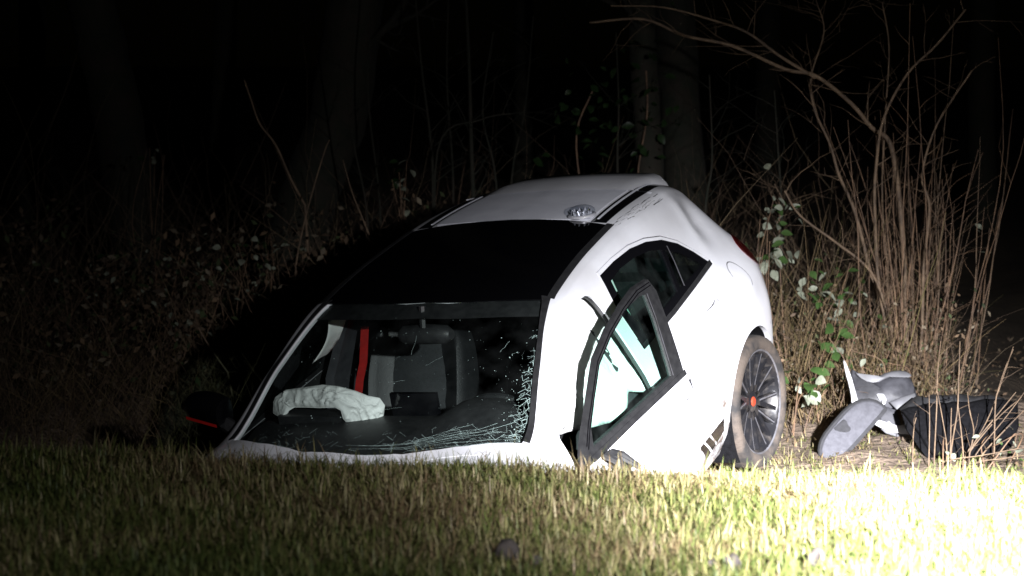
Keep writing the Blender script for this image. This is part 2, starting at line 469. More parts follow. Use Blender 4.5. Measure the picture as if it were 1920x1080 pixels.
def shell_grid(nx=120,nsub=6):
    kx=np.array(KX)[::-1]
    X=np.linspace(kx[0],kx[-1],nx)
    Y=np.array([pchip(kx,np.array(r)[::-1],X) for r in KY]);Z=np.array([pchip(kx,np.array(r)[::-1],X) for r in KZ])
    s=np.linspace(0,8,8*nsub+1)
    yy=np.zeros((nx,len(s)));zz=yy.copy()
    for i in range(nx):
        yy[i]=pchip(np.arange(9),Y[:,i],s);zz[i]=pchip(np.arange(9),Z[:,i],s)
    P=np.stack([np.repeat(X[:,None],len(s),1),yy,zz],2) # nx,ns,3 left half
    R_=P[:,::-1][:,1:]*np.array([1,-1,1])
    return np.concatenate([P,R_],1)

def sec(x):
    kx = np.array(KX)[::-1]
    return (np.array([float(pchip(kx, np.array(r)[::-1], x)) for r in KY]), np.array([float(pchip(kx, np.array(r)[::-1], x)) for r in KZ]))
_cache = {}
def secs(x):
    k = round(x, 4)
    if k not in _cache:
        y, z = sec(k); s = np.linspace(0, 8, 161)
        _cache[k] = (s, pchip(np.arange(9), y, s), pchip(np.arange(9), z, s))
    return _cache[k]
def side_pt(x, z, off=0.0):
    """point on the left flank at (x, z)"""
    s, Y, Z = secs(x); k = s <= 5.6
    return Vector((x, float(np.interp(z, Z[k], Y[k])) + off, z))
def top_pt(x, y, off=0.0):
    """point on the upper surface at (x, y)"""
    s, Y, Z = secs(x); k = s >= 3.6
    yy = Y[k][::-1]; zz = Z[k][::-1]
    return Vector((x, y, float(np.interp(abs(y), yy, zz)) + off))
def top_off(x, y, off):
    p = top_pt(x, y); a = top_pt(x + .01, y) - p; b = top_pt(x, y + .01) - p
    n = a.cross(b).normalized(); return p + n * off
def side_off(x, z, off):
    p = side_pt(x, z); a = side_pt(x - .01, z) - p; b = side_pt(x, z + .01) - p
    n = a.cross(b).normalized()
    if n.y < 0: n = -n
    return p + n * off

car = empty('white_car')
car.matrix_world = CARM
tag(car, 'white hatchback with black roof glass stuck nose-down in the ditch', 'car')

# --- the outer skin as a closed thin solid, cut by prisms
def shell_solid(inset, thick, mats):
    G = shell_grid(130, 6)
    n, m, _ = G.shape
    du = np.gradient(G, axis=0); dv = np.gradient(G, axis=1)
    N = np.cross(dv, du); N /= np.linalg.norm(N, axis=2, keepdims=True) + 1e-9
    c = G.mean(axis=(0, 1))
    if ((G[n//2, m//2] - c) * N[n//2, m//2]).sum() < 0: N = -N
    A = G - N * inset; B = G - N * (inset + thick)
    V = np.concatenate([A.reshape(-1, 3), B.reshape(-1, 3)])
    F = []; mi = []
    q = n * m
    for i in range(n - 1):
        for j in range(m - 1):
            a, b, c_, d = i*m+j, (i+1)*m+j, (i+1)*m+j+1, i*m+j+1
            F.append((a, d, c_, b)); mi.append(0)
            F.append((q+a, q+b, q+c_, q+d)); mi.append(1)
    for i in range(n - 1):
        a, b = i*m, (i+1)*m
        F.append((a, b, q+b, q+a)); mi.append(0)
        a, b = i*m+m-1, (i+1)*m+m-1
        F.append((a, q+a, q+b, b)); mi.append(0)
    for j in range(m - 1):
        a, b = j, j+1
        F.append((a, q+a, q+b, b)); mi.append(0)
        a, b = (n-1)*m+j, (n-1)*m+j+1
        F.append((a, b, q+b, q+a)); mi.append(0)
    me = bpy.data.meshes.new('shell')
    me.from_pydata([tuple(v) for v in V], [], F)
    me.polygons.foreach_set('material_index', mi)
    for x in mats: me.materials.append(x)
    bm = bmesh.new(); bm.from_mesh(me); bmesh.ops.recalc_face_normals(bm, faces=bm.faces); bm.to_mesh(me); bm.free()
    me.update()
    return me

def prism(poly, axis, lo, hi):
    """axis 'y': poly in (x,z); 'z': poly in (x,y); 'x': poly in (y,z)"""
    def p3(a, b, t): return {'y': (a, t, b), 'z': (a, b, t), 'x': (t, a, b)}[axis]
    n = len(poly)
    V = [p3(a, b, lo) for a, b in poly] + [p3(a, b, hi) for a, b in poly]
    F = [tuple(range(n)), tuple(range(2*n - 1, n - 1, -1))] + [(i, (i+1) % n + 0, n + (i+1) % n, n + i) for i in range(n)]
    me = bpy.data.meshes.new('prism'); me.from_pydata(V, [], F)
    bm = bmesh.new(); bm.from_mesh(me); bmesh.ops.recalc_face_normals(bm, faces=bm.faces)
    bmesh.ops.triangulate(bm, faces=[f for f in bm.faces if len(f.verts) > 4]); bm.to_mesh(me); bm.free()
    return me

def smooth_poly(pts, it=2, keep=()):
    """Chaikin corner cutting, corners in keep stay sharp"""
    P = [(Vector((a, b)), i in keep) for i, (a, b) in enumerate(pts)]
    for _ in range(it):
        Q = []
        n = len(P)
        for i in range(n):
            p, k = P[i]; a = P[i-1][0]; b = P[(i+1) % n][0]
            if k: Q.append((p, True))
            else: Q += [(p*.75 + a*.25, False), (p*.75 + b*.25, False)]
        P = Q
    return [(p.x, p.y) for p, _ in P]

def boolean(me, ops):
    """ops: list of ('DIFFERENCE'|'INTERSECT', mesh)"""
    o = bpy.data.objects.new('tmp', me); COL.objects.link(o)
    cs = []
    for op, cm in ops:
        c = bpy.data.objects.new('tmpc', cm); COL.objects.link(c); cs.append(c)
        md = o.modifiers.new('b', 'BOOLEAN'); md.operation = op; md.object = c; md.solver = 'EXACT'
    bpy.context.view_layer.update()
    dg = bpy.context.evaluated_depsgraph_get()
    res = bpy.data.meshes.new_from_object(o.evaluated_get(dg))
    for c in cs: bpy.data.objects.remove(c)
    bpy.data.objects.remove(o)
    return res

def put(name, me, parent, mats=None, angle=32):
    me.name = name
    if mats is not None:
        me.materials.clear()
        for x in mats: me.materials.append(x)
        if len(mats) == 1: me.polygons.foreach_set('material_index', np.zeros(len(me.polygons), np.int32))
    finish(me, True, angle)
    return link(bpy.data.objects.new(name, me), parent)

def mirrored(me):
    m2 = me.copy(); m2.transform(Matrix.Diagonal((1, -1, 1, 1))); m2.flip_normals(); return m2

def dent(me):
    for v in me.vertices:
        c = v.co
        if c.y > .3:
            g = math.exp(-((c.x + .16)/.10)**2 - ((c.z - 1.20)/.075)**2); c.y -= .022*g; c.z -= .012*g
            g = math.exp(-((c.x + .02)/.05)**2 - ((c.z - 1.27)/.10)**2); c.y += .008*g
            g = math.exp(-((c.x - .30)/.12)**2 - ((c.z - .86)/.05)**2); c.y -= .010*g
        if c.x > 2.2 and c.z > .7:                     # buckled bonnet
            k = min(1, (c.x - 2.2)/.25); c.z += k*(.020*mnoise.noise(Vector((c.x*4, c.y*4, 1))) + .012*mnoise.noise(Vector((c.x*11, c.y*9, 4))))
    return me
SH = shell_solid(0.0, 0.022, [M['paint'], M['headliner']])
dent(SH)
SH_FRAME = shell_solid(0.001, 0.018, [M['gloss_black'], M['trim']])
SH_GLASS = shell_solid(0.007, 0.004, [M['glass'], M['glass']])

# outlines on the flank, (x, z)
OPENING = [(2.10,.27),(2.14,.60),(2.12,.92),(1.95,1.045),(1.709,1.212),(1.55,1.266),(1.377,1.298),(1.285,1.296),(1.245,1.25),(1.235,1.15),(1.215,.95),(1.20,.60),(1.20,.27)]
R_DOOR = [(1.055,.24),(1.045,.60),(1.06,.90),(1.115,.985),(1.14,1.19),(1.10,1.333),(.913,1.340),(.715,1.337),(.54,1.316),(.38,1.277),(.247,1.214),(.137,1.134),(.035,1.046),(.06,.99),(.20,.80),(.385,.62),(.43,.45),(.47,.24)]
R_DLO = [(1.118,.985),(1.131,1.188),(1.092,1.318),(.913,1.326),(.715,1.323),(.543,1.302),(.388,1.264),(.258,1.205),(.15,1.130),(.055,1.044),(.36,1.028),(.70,1.008)]
R_GLASS = [(1.045,1.035),(1.065,1.18),(1.035,1.275),(.90,1.288),(.72,1.284),(.56,1.264),(.452,1.235),(.548,1.062)]
Q_GLASS = [(.512,1.066),(.420,1.222),(.30,1.170),(.20,1.105),(.15,1.066)]
F_LOW = [(2.10,.26),(2.15,.60),(2.13,.885),(1.13,.928),(1.10,.60),(1.10,.26)]
F_UP = [(2.13,.885),(2.09,.922),(1.95,1.016),(1.709,1.190),(1.55,1.258),(1.377,1.302),(1.22,1.327),(1.09,1.325),(1.07,1.27),(1.13,.928)]
F_GLASS = [(1.985,.928),(1.945,.985),(1.71,1.163),(1.54,1.236),(1.38,1.280),(1.22,1.292),(1.165,1.285),(1.18,1.19),(1.235,.955)]
WS = [(2.20,.665),(2.10,.655),(1.85,.602),(1.67,.560),(1.52,.522),(1.47,.50),(1.525,.30),(1.55,.10)]
WS = WS + [(x, -y) for x, y in WS[::-1]] + [(2.30,-.48),(2.375,-.22),(2.385,0),(2.375,.22),(2.30,.48)]
def arch(x0, r=.372, z0=.315):
    return [(x0 + r*math.cos(t), z0 + r*math.sin(t)) for t in np.linspace(-.55, math.pi + .55, 40)] + [(x0 - r*.9, -.1), (x0 + r*.9, -.1)]
ARCH = []
for x0 in (0, 2.699):
    for lo, hi in ((.45, 1.2), (-1.2, -.45)): ARCH.append(('DIFFERENCE', prism(arch(x0), 'y', lo, hi)))
HOOD = [(2.44,0),(2.43,.25),(2.36,.52),(2.28,.655),(2.85,.655),(3.2,.60),(3.42,.40),(3.47,0)]
HOOD = HOOD + [(x, -y) for x, y in HOOD[-2:0:-1]]
def grow(poly, d):
    c = Vector((sum(p[0] for p in poly)/len(poly), sum(p[1] for p in poly)/len(poly))); out = []
    n = len(poly)
    for i in range(n):
        a, p, b = Vector(poly[i-1]), Vector(poly[i]), Vector(poly[(i+1) % n])
        t = (b - a).normalized(); nn = Vector((t.y, -t.x))
        if nn.dot(p - c) < 0: nn = -nn
        out.append(tuple(p + nn*d))
    return out
REARWIN = [(-.50,1.03),(.50,1.03),(.46,1.22),(.36,1.262),(-.36,1.262),(-.46,1.22)]
ops = [('DIFFERENCE', prism(WS, 'z', .85, 1.7)),
       ('DIFFERENCE', prism(smooth_poly(OPENING, 1), 'y', .3, 1.2)),
       ('DIFFERENCE', prism(grow(R_DOOR, .004), 'y', .3, 1.2)),
       ('DIFFERENCE', prism(F_UP, 'y', -1.2, -.3)),
       ('DIFFERENCE', prism(R_DLO, 'y', -1.2, -.3)),
       ('DIFFERENCE', prism(grow(HOOD, .005), 'z', .5, 1.4)),
       ('DIFFERENCE', prism(REARWIN, 'x', -1.2, -.2))] + ARCH
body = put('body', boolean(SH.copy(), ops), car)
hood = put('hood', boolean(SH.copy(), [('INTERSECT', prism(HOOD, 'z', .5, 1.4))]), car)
put('rear_window', boolean(SH_GLASS.copy(), [('INTERSECT', prism(REARWIN, 'x', -1.2, -.2))]), car, [M['rearglass']])
windscreen = put('windscreen', boolean(SH_GLASS.copy(), [('INTERSECT', prism(grow(WS, .004), 'z', .85, 1.7))]), car, [M['glass']])
windscreen['label'] = 'cracked windscreen'
# rear door, shut
ylr = (.3, 1.2)
rd_low = boolean(SH.copy(), [('INTERSECT', prism(R_DOOR, 'y', *ylr)), ('DIFFERENCE', prism(R_DLO, 'y', *ylr)), ARCH[0]])
rear_door = put('rear_door', rd_low, car)
rd_fr = boolean(SH_FRAME.copy(), [('INTERSECT', prism(grow(R_DLO, -.001), 'y', *ylr)), ('DIFFERENCE', prism(R_GLASS, 'y', *ylr)), ('DIFFERENCE', prism(Q_GLASS, 'y', *ylr))])
rd_gl = boolean(SH_GLASS.copy(), [('INTERSECT', prism(grow(R_GLASS, .006), 'y', *ylr))])
rd_qg = boolean(SH_GLASS.copy(), [('INTERSECT', prism(grow(Q_GLASS, .006), 'y', *ylr))])
put('window_frame', rd_fr, rear_door); put('window_glass', rd_gl, rear_door, [M['sideglass']]); put('quarter_glass', rd_qg, rear_door, [M['rearglass']])
# front door, sprung open and sagging
f_low = boolean(SH.copy(), [('INTERSECT', prism(F_LOW, 'y', *ylr))])
front_door = put('front_door', f_low, car); front_door['label'] = 'front door standing ajar'
f_fr = boolean(SH_FRAME.copy(), [('INTERSECT', prism(F_UP, 'y', *ylr)), ('DIFFERENCE', prism(F_GLASS, 'y', *ylr))])
f_gl = boolean(SH_GLASS.copy(), [('INTERSECT', prism(grow(F_GLASS, .006), 'y', *ylr))])
def bend(me):                               # the window frame was wrenched outwards at the top
    m2 = me.copy()
    for v in m2.vertices: v.co.y += .06 * max(0, v.co.z - .93)
    return m2
put('window_frame', bend(f_fr), front_door, [M['trim']]); put('window_glass', bend(f_gl), front_door, [M['sideglass']])
HX, HYY = 2.13, .82
front_door.matrix_local = Matrix.Translation((.0, .004, -.045)) @ Matrix.Translation((HX, HYY, 0)) @ Matrix.Rotation(math.radians(-4.8), 4, 'Z') @ Matrix.Translation((-HX, -HYY, 0)) @ Matrix.Translation((0, .82, .30)) @ Matrix.Rotation(math.radians(-6.0), 4, 'X') @ Matrix.Translation((0, -.82, -.30))
# the far side windows
for nm, me, mt in (('window_frame', boolean(SH_FRAME.copy(), [('INTERSECT', prism(grow(F_UP, -.001), 'y', *ylr)), ('DIFFERENCE', prism(F_GLASS, 'y', *ylr))]), None), ('window_frame', rd_fr, None), ('window_glass', f_gl, [M['sideglass']]), ('window_glass', rd_gl, [M['sideglass']]), ('window_glass', rd_qg, [M['rearglass']])):
    put(nm, mirrored(me), car, mt)

# --- patches that follow the skin
def patch_top(name, xs, y0, y1, nj, off, mt, parent=car, thick=0.002):
    """strip between y0(x) and y1(x) on the upper skin, a thin solid"""
    A = []; B = []
    for x in xs:
        for j in range(nj):
            y = y0(x) + (y1(x) - y0(x)) * j / (nj - 1)
            A.append(top_off(x, y, off)); B.append(top_off(x, y, off - thick))
    n = len(xs); q = n * nj
    F = [(a, d, c, b) for a, b, c, d in grid_faces(n, nj)] + [(q+a, q+b, q+c, q+d) for a, b, c, d in grid_faces(n, nj)]
    rim = [i*nj for i in range(n)] + [(n-1)*nj + j for j in range(1, nj)] + [i*nj + nj-1 for i in range(n-2, -1, -1)] + [j for j in range(nj-2, 0, -1)]
    for i in range(len(rim)):
        a, b = rim[i], rim[(i+1) % len(rim)]; F.append((a, b, q+b, q+a))
    o = mesh(name, A + B, F, mt, parent)
    bm = bmesh.new(); bm.from_mesh(o.data); bmesh.ops.recalc_face_normals(bm, faces=bm.faces); bm.to_mesh(o.data); bm.free()
    finish(o.data); return o
def ribbon(pts, w, off, kind='side', thick=0.002):
    """thin band along (x,z) on the flank or (x,y) on the top; returns verts, faces"""
    f = side_off if kind == 'side' else top_off
    V = []; F = []
    P = [Vector(p) for p in pts]; n = len(P)
    for i in range(n):
        t = (P[min(i+1, n-1)] - P[max(i-1, 0)]).normalized(); nn = Vector((-t.y, t.x))
        ww = w[i] if hasattr(w, '__len__') else w
        for sgn in (-1, 1):
            q = P[i] + nn * sgn * ww / 2
            V.append(f(q.x, q.y, off))
    for i in range(n - 1): F.append((2*i, 2*i+1, 2*i+3, 2*i+2))
    return V, F
edge = lambda x: float(np.interp(x, [-.4, 0, .6, 1.0, 1.46, 1.67, 1.85, 2.10, 2.20], [.46, .488, .500, .514, .538, .578, .622, .676, .690]))
wsedge = lambda x: float(np.interp(x, [1.46, 1.52, 1.67, 1.85, 2.10, 2.20], [.497, .522, .560, .602, .655, .665]))
xs = list(np.linspace(.60, 1.50, 19))
# panoramic glass: full width of the roof, its front edge bowed, its rear edge bowed
def roof_glass():
    A = []; B = []; ni, nj = 16, 25
    for i in range(ni):
        for j in range(nj):
            v = -1 + 2*j/(nj-1)
            x0 = .655 - .10*(1 - abs(v)**2) * .6; x1 = 1.492 + .075*(1 - v*v)
            x = x0 + (x1 - x0) * i/(ni-1)
            y = v * (edge(x) - .012)
            A.append(top_off(x, y, .004)); B.append(top_off(x, y, -.001))
    q = len(A)
    F = [(a, d, c, b) for a, b, c, d in grid_faces(ni, nj)] + [(q+a, q+b, q+c, q+d) for a, b, c, d in grid_faces(ni, nj)]
    rim = [i*nj for i in range(ni)] + [(ni-1)*nj + j for j in range(1, nj)] + [i*nj + nj-1 for i in range(ni-2, -1, -1)] + [j for j in range(nj-2, 0, -1)]
    for i in range(len(rim)):
        a, b = rim[i], rim[(i+1) % len(rim)]; F.append((a, b, q+b, q+a))
    o = mesh('roof_glass', A+B, F, M['roof_glass'], car)
    bm = bmesh.new(); bm.from_mesh(o.data); bmesh.ops.recalc_face_normals(bm, faces=bm.faces); bm.to_mesh(o.data); bm.free(); finish(o.data)
roof_glass()
xr = list(np.linspace(-.30, .600, 22))
patch_top('roof_panel', xr, lambda x: -.355 - .035*(x+.3), lambda x: .355 + .035*(x+.3), 21, .004, M['roofpaint'])
for s in (1, -1):
    patch_top('roof_stripe', list(np.linspace(-.33, .625, 22)), lambda x: s*(.372 + .035*(x+.3)), lambda x: s*(edge(x) - .022), 5, .003, M['gloss_black'])
    patch_top('roof_pinstripe', list(np.linspace(-.33, .58, 22)), lambda x: s*(.388 + .035*(x+.3)), lambda x: s*(.398 + .035*(x+.3)), 3, .0052, M['roofpaint'])
    patch_top('roof_moulding', list(np.linspace(.64, 1.478, 24)), lambda x: s*(edge(x) - .012), lambda x: s*(edge(x) + .020), 4, .006, M['trim'])
    patch_top('pillar_moulding', list(np.linspace(1.47, 2.19, 24)), lambda x: s*wsedge(x), lambda x: s*(edge(x) + .004), 4, .005, M['trim'])
# dark band across the head of the windscreen
def frit():
    V = []; ni, nj = 5, 25
    for i in range(ni):
        for j in range(nj):
            v = -1 + 2*j/(nj-1)
            xt = 1.475 + .07*(1 - v*v); x = xt + .115 * i/(ni-1)
            y = v * (wsedge(x) - .006); V.append(top_off(x, y, -.0125))
    mesh('shade_band', V, grid_faces(ni, nj), M['trim'], windscreen)
frit()
# spoiler over the hatch
def spoiler():
    sect = lambda t: [(.06, 0.006), (-.10, .010), (-.24, .0), (-.355, -.004), (-.375, -.018), (-.36, -.045), (-.22, -.06)]
    V = []; nj = 29; k = 7
    for j in range(nj):
        v = -1 + 2*j/(nj-1); y = v * .488
        drop = .028*abs(v)**2 + .115*(max(0, abs(v) - .70)/.30)**2
        ztop = lambda x: float(np.interp(x, [-.4, 0, .1], [1.402, 1.432, 1.437]))
        fwd = .13 * (max(0, abs(v) - .70)/.30)**2
        for (x, dz) in sect(v):
            xx = x + (fwd if x < -.2 else 0)
            base = top_pt(max(xx, -.05), y).z if x > 0 else ztop(xx) - drop
            V.append((xx, y, base + dz))
    F = grid_faces(nj, k)
    b = len(V)
    F += [tuple(range(k)), tuple((nj-1)*k + i for i in range(k))[::-1]]
    o = mesh('roof_spoiler', V, F, M['paint'], car)
    bm = bmesh.new(); bm.from_mesh(o.data); bmesh.ops.recalc_face_normals(bm, faces=bm.faces); bm.to_mesh(o.data); bm.free(); finish(o.data, True, 50)
spoiler()
# scrape marks on the roof rail
mb = MB()
for yy, w0, a, b in ((.512, .0035, .66, .10), (.545, .003, .52, .07), (.530, .0015, .64, .2), (.537, .0012, .45, .12), (.522, .001, .6, .3)):
    t = a
    while t > b:
        L = random.uniform(.05, .16); n = 8
        pts = [(t - L*i/n, yy + .004*math.sin(t*9 + i*.3) + random.uniform(-.0012, .0012)) for i in range(n + 1)]
        mb.add(*ribbon(pts, [w0*random.uniform(.2, 1.3) for _ in pts], .0015, 'top'))
        t -= L + random.uniform(.0, .03)
mb.build('scrape', M['trim'], body)
# tail lamp, filler flap, door handles, stripe graphic by the sill
def side_patch(name, poly_fn, ni, nj, off, mt, parent):
    V = [side_off(*poly_fn(i/(ni-1), j/(nj-1)), off) for i in range(ni) for j in range(nj)]
    return mesh(name, V, grid_faces(ni, nj), mt, parent)
quad = lambda a, b, c, d: (lambda u, v: tuple(Vector(a)*(1-u)*(1-v) + Vector(b)*u*(1-v) + Vector(c)*u*v + Vector(d)*(1-u)*v))
tl = boolean(SH_FRAME.copy(), [('INTERSECT', prism(smooth_poly([(-.37,.955),(-.44,1.02),(-.60,1.0),(-.72,.93),(-.72,.82),(-.55,.83),(-.43,.87)], 2), 'y', .3, 1.2))])
tl.transform(Matrix.Translation((-.004, .006, .002)))
put('tail_lamp', tl, car, [M['tail']])
put('tail_lamp', mirrored(tl), car, [M['tail']])
V, F = ribbon([(-.11 + .085*math.cos(t), .915 + .075*math.sin(t)) for t in np.linspace(math.radians(20), math.radians(230), 30)], .004, .0012)
mesh('filler_flap_seam', V, F, M['greytrim'], body)
def handle(parent, x0, x1, z):
    mb = MB(); P = []; R = []
    for t in np.linspace(0, 1, 9):
        x = x0 + (x1-x0)*t; p = side_pt(x, z + .012*t); P.append(p + Vector((0, .006 + .030*math.sin(math.pi*t)**.5, 0))); R.append(.011 if 0 < t < 1 else .006)
    mb.tube(P, R, 8); o = mb.build('door_handle', M['paint'], parent)
handle(rear_door, .50, .28, .925); handle(front_door, 1.36, 1.14, .845)
side_patch('sill_graphic', quad((.80,.405),(.455,.425),(.447,.345),(.66,.285)), 8, 5, .0015, M['gloss_black'], rear_door)
for a, b in (((.74,.405),(.60,.300)), ((.665,.410),(.545,.318)), ((.80,.402),(.452,.420))):
    V, F = ribbon([tuple(Vector(a).lerp(Vector(b), t)) for t in np.linspace(0, 1, 6)], .011, .003); mesh('graphic_line', V, F, M['paint'], rear_door)
V, F = ribbon([(.464,1.062),(.41,1.165),(.384,1.232)], .010, .002)
mesh('window_divider', [Vector((.075,0,0)) * 0 + v for v in V], F, M['silver'], rear_door)
for dz in (.010, .022):                     # sealing ribs along the window frame
    V, F = ribbon([(2.03,.955 - dz),(1.95,1.016 - dz),(1.709,1.190 - dz),(1.55,1.258 - dz),(1.377,1.302 - dz),(1.22,1.327 - dz),(1.10,1.325 - dz)], .004, .003)
    mesh('sealing_rib', [v + Vector((0, .06*max(0, v.z - .93), 0)) for v in V], F, M['gloss_black'], front_door)
# chrome-edged rear rim of the open window and the belt moulding
V, F = ribbon([(1.230,.955),(1.176,1.19),(1.160,1.285)], .008, .004); mesh('window_trim', [v + Vector((0, .06*max(0, v.z - .93), 0)) for v in V], F, M['silver'], front_door)
V, F = ribbon([(2.05,.898),(1.6,.917),(1.125,.934)], .022, .007); mesh('belt_moulding', V, F, M['trim'], front_door)
V, F = ribbon([(1.115,.998),(.70,1.016),(.36,1.036),(.055,1.047)], .022, .005); mesh('belt_moulding', V, F, M['trim'], rear_door)
# rubber seal round the door opening
sm = smooth_poly(OPENING, 2); mb = MB(); mb.tube([side_pt(x, z) - Vector((0, .020, 0)) for x, z in sm + sm[:1]], .009, 6, False); mb.build('door_seal', M['trim'], body)
# inner face of the open door
mb = MB()
for i, (x0, x1) in enumerate(((1.10, 2.08),)):
    A = [side_pt(x, z) - Vector((0, .055, 0)) for x in np.linspace(x0, x1, 8) for z in np.linspace(.30, .87, 8)]
    B = [side_pt(x, z) - Vector((0, .022, 0)) for x in np.linspace(x0-.03, x1+.03, 8) for z in np.linspace(.28, .885, 8)]
    q = 64; F = grid_faces(8, 8) + [(q+a, q+d, q+c, q+b) for a, b, c, d in grid_faces(8, 8)]
    rim = [k*8 for k in range(8)] + [56+j for j in range(1, 8)] + [k*8+7 for k in range(6, -1, -1)] + [j for j in range(6, 0, -1)]
    F += [(rim[k], rim[(k+1) % len(rim)], q + rim[(k+1) % len(rim)], q + rim[k]) for k in range(len(rim))]
    mb.add(A + B, F)
mb.build('door_lining', M['greytrim'], front_door)
# stump of the torn-off mirror on the open door
mb = MB()
bx = side_pt(1.965, .895)
for k in range(9):
    a = random.uniform(0, 6.28); r = random.uniform(.01, .035)
    p = bx + Vector((r*math.cos(a), .03, r*math.sin(a)))
    mb.tube([p, p + Vector((random.uniform(-.03,.01), .05, random.uniform(-.05,.01))), p + Vector((random.uniform(-.05,.0), random.uniform(.06,.12), random.uniform(-.11,-.03)))], [.016, .014, random.uniform(.004, .012)], 7)
mb.build('mirror_stump', M['trim'], front_door)

# --- mirror on the far side
def far_mirror():
    V = []; n, k = 12, 16
    for i in range(n):
        t = i/(n-1); y = -.80 - .235*t
        ry = (.5 + .5*math.sin(math.pi*min(1, .15 + t*.95)))
        h = .078 * (ry**.7 if t < .85 else ry**.7 * (1 - (t-.85)/.15*.55)); w = .085 * (1 - .35*t) * (1 if t < .9 else .7)
        cz = 1.035 + .015*t; cx = 2.0 - .05*t
        for j in range(k):
            a = 2*math.pi*j/k
            V.append((cx + w*math.copysign(abs(math.cos(a))**.8, math.cos(a)) * (1.1 if math.cos(a) > 0 else .5), y, cz + h*math.copysign(abs(math.sin(a))**.8, math.sin(a))))
    F = grid_faces(n, k, True) + [tuple(range(k)), tuple((n-1)*k + j for j in range(k))[::-1]]
    o = mesh('door_mirror', V, F, M['gloss_black'], car)
    bm = bmesh.new(); bm.from_mesh(o.data); bmesh.ops.recalc_face_normals(bm, faces=bm.faces); bm.to_mesh(o.data); bm.free(); finish(o.data, True, 60)
    # red band round its front
    V = []
    for i in range(10):
        t = i/9*.82 + .02; y = -.80 - .235*t; w = .085*(1-.35*t)*1.1; cx = 2.0 - .05*t
        for dz in (-.040, -.026):
            V.append((cx + w*.985 + .004, y, 1.035 + .015*t + dz - .0*t))
    V2 = [(x - .012, y, z) for x, y, z in V]
    F = grid_faces(10, 2)
    mesh('red_band', V, F, M['red'], o)
    mb = MB(); mb.tube([(2.02, -.74, .94), (2.01, -.84, 1.0)], [.035, .03], 8); mb.build('mirror_arm', M['trim'], o)
far_mirror()

# --- wheels
def wheel(x, y, side, steer=0):
    w = empty('wheel', (x, y, .322)); w.parent = car
    if side < 0: w.rotation_euler = (0, 0, math.pi + steer)
    else: w.rotation_euler = (0, random.uniform(0, 6), steer)
    T = [(.248,-.10),(.275,-.113),(.300,-.112),(.315,-.10),(.322,-.075),(.323,-.03),(.323,.03),(.322,.075),(.315,.10),(.302,.111),(.278,.115),(.262,.108),(.250,.096)]
    V, F = lathe(T + [(.242, .05), (.242, -.05)], 56, closed=True); mesh('tyre', V, F, M['tyre'], w, True, 40)
    V, F = lathe([(.250,-.10),(.244,-.09),(.228,-.05),(.222,.02),(.232,.085),(.246,.098)], 48); mesh('rim_barrel', V, F, M['rim'], w, True, 50)
    V, F = lathe([(.240,.088),(.246,.099),(.252,.102),(.2555,.098),(.252,.092)], 56, closed=True); mesh('rim_lip', V, F, M['silver'], w, True, 60)
    V, F = lathe([(.001,.060),(.030,.062),(.052,.058),(.060,.045),(.062,.0)], 24); mesh('hub', V, F, M['rim'], w)
    V, F = lathe([(.001,.069),(.019,.068),(.024,.064),(.024,.05)], 24); mesh('hub_cap', V, F, M['orange'], w)
    V, F = lathe([(.001,-.01),(.165,-.012),(.168,-.02),(.165,-.03),(.001,-.03)], 40); mesh('brake_disc', V, F, M['silver'], w)
    first = None
    # one Y-shaped spoke, then copies
    mb = MB()
    for s in (-1, 1):
        pr = [(.045, .0, .058, .016), (.10, .010*s, .062, .012), (.16, .022*s, .072, .010), (.215, .034*s, .083, .010), (.238, .040*s, .088, .012)]
        V = []
        for r, t, h, hw in pr:
            V += [(r, h, t - hw), (r, h, t + hw), (r, h - .028, t + hw*.7), (r, h - .028, t - hw*.7)]
        mb.add(V, grid_faces(5, 4, True) + [(0,1,2,3), (19,18,17,16)])
    sp = mb.build('spoke', M['rim'], w)
    fc = MB()
    for s in (-1,):
        pr = [(.06, .0, .0585, .005), (.10, .010*s, .0625, .005), (.16, .022*s, .0725, .005), (.215, .034*s, .0835, .005), (.236, .040*s, .0885, .006)]
        V = []
        for r, t, h, hw in pr: V += [(r, h, t - hw*.8), (r, h, t + hw*.8)]
        fc.add(V, grid_faces(5, 2))
    fo = fc.build('spoke_face', M['silver'], w)
    for k in range(1, 10):
        for o in (sp, fo):
            c = o.copy(); COL.objects.link(c); c.parent = w; c.rotation_euler = (0, 2*math.pi*k/10, 0)
    return w
wheel(0, .782, 1, math.radians(-4.5)); wheel(0, -.782, -1); wheel(2.699, .782, 1, math.radians(-14)); wheel(2.699, -.782, -1, math.radians(-14))
for x0 in (0, 2.699):
    for s in (1, -1):
        V = []; n = 24
        for i in range(n):
            t = -.5 + (math.pi + 1.0) * i/(n-1)
            for y in (.50, .86): V.append((x0 + .375*math.cos(t), s*y, .315 + .375*math.sin(t)))
        V += [(x0, s*.50, .315)]
        F = grid_faces(n, 2) + [(i*2, (i+1)*2, n*2) for i in range(n-1)]
        mesh('arch_liner', V, F, M['carpet'], car)

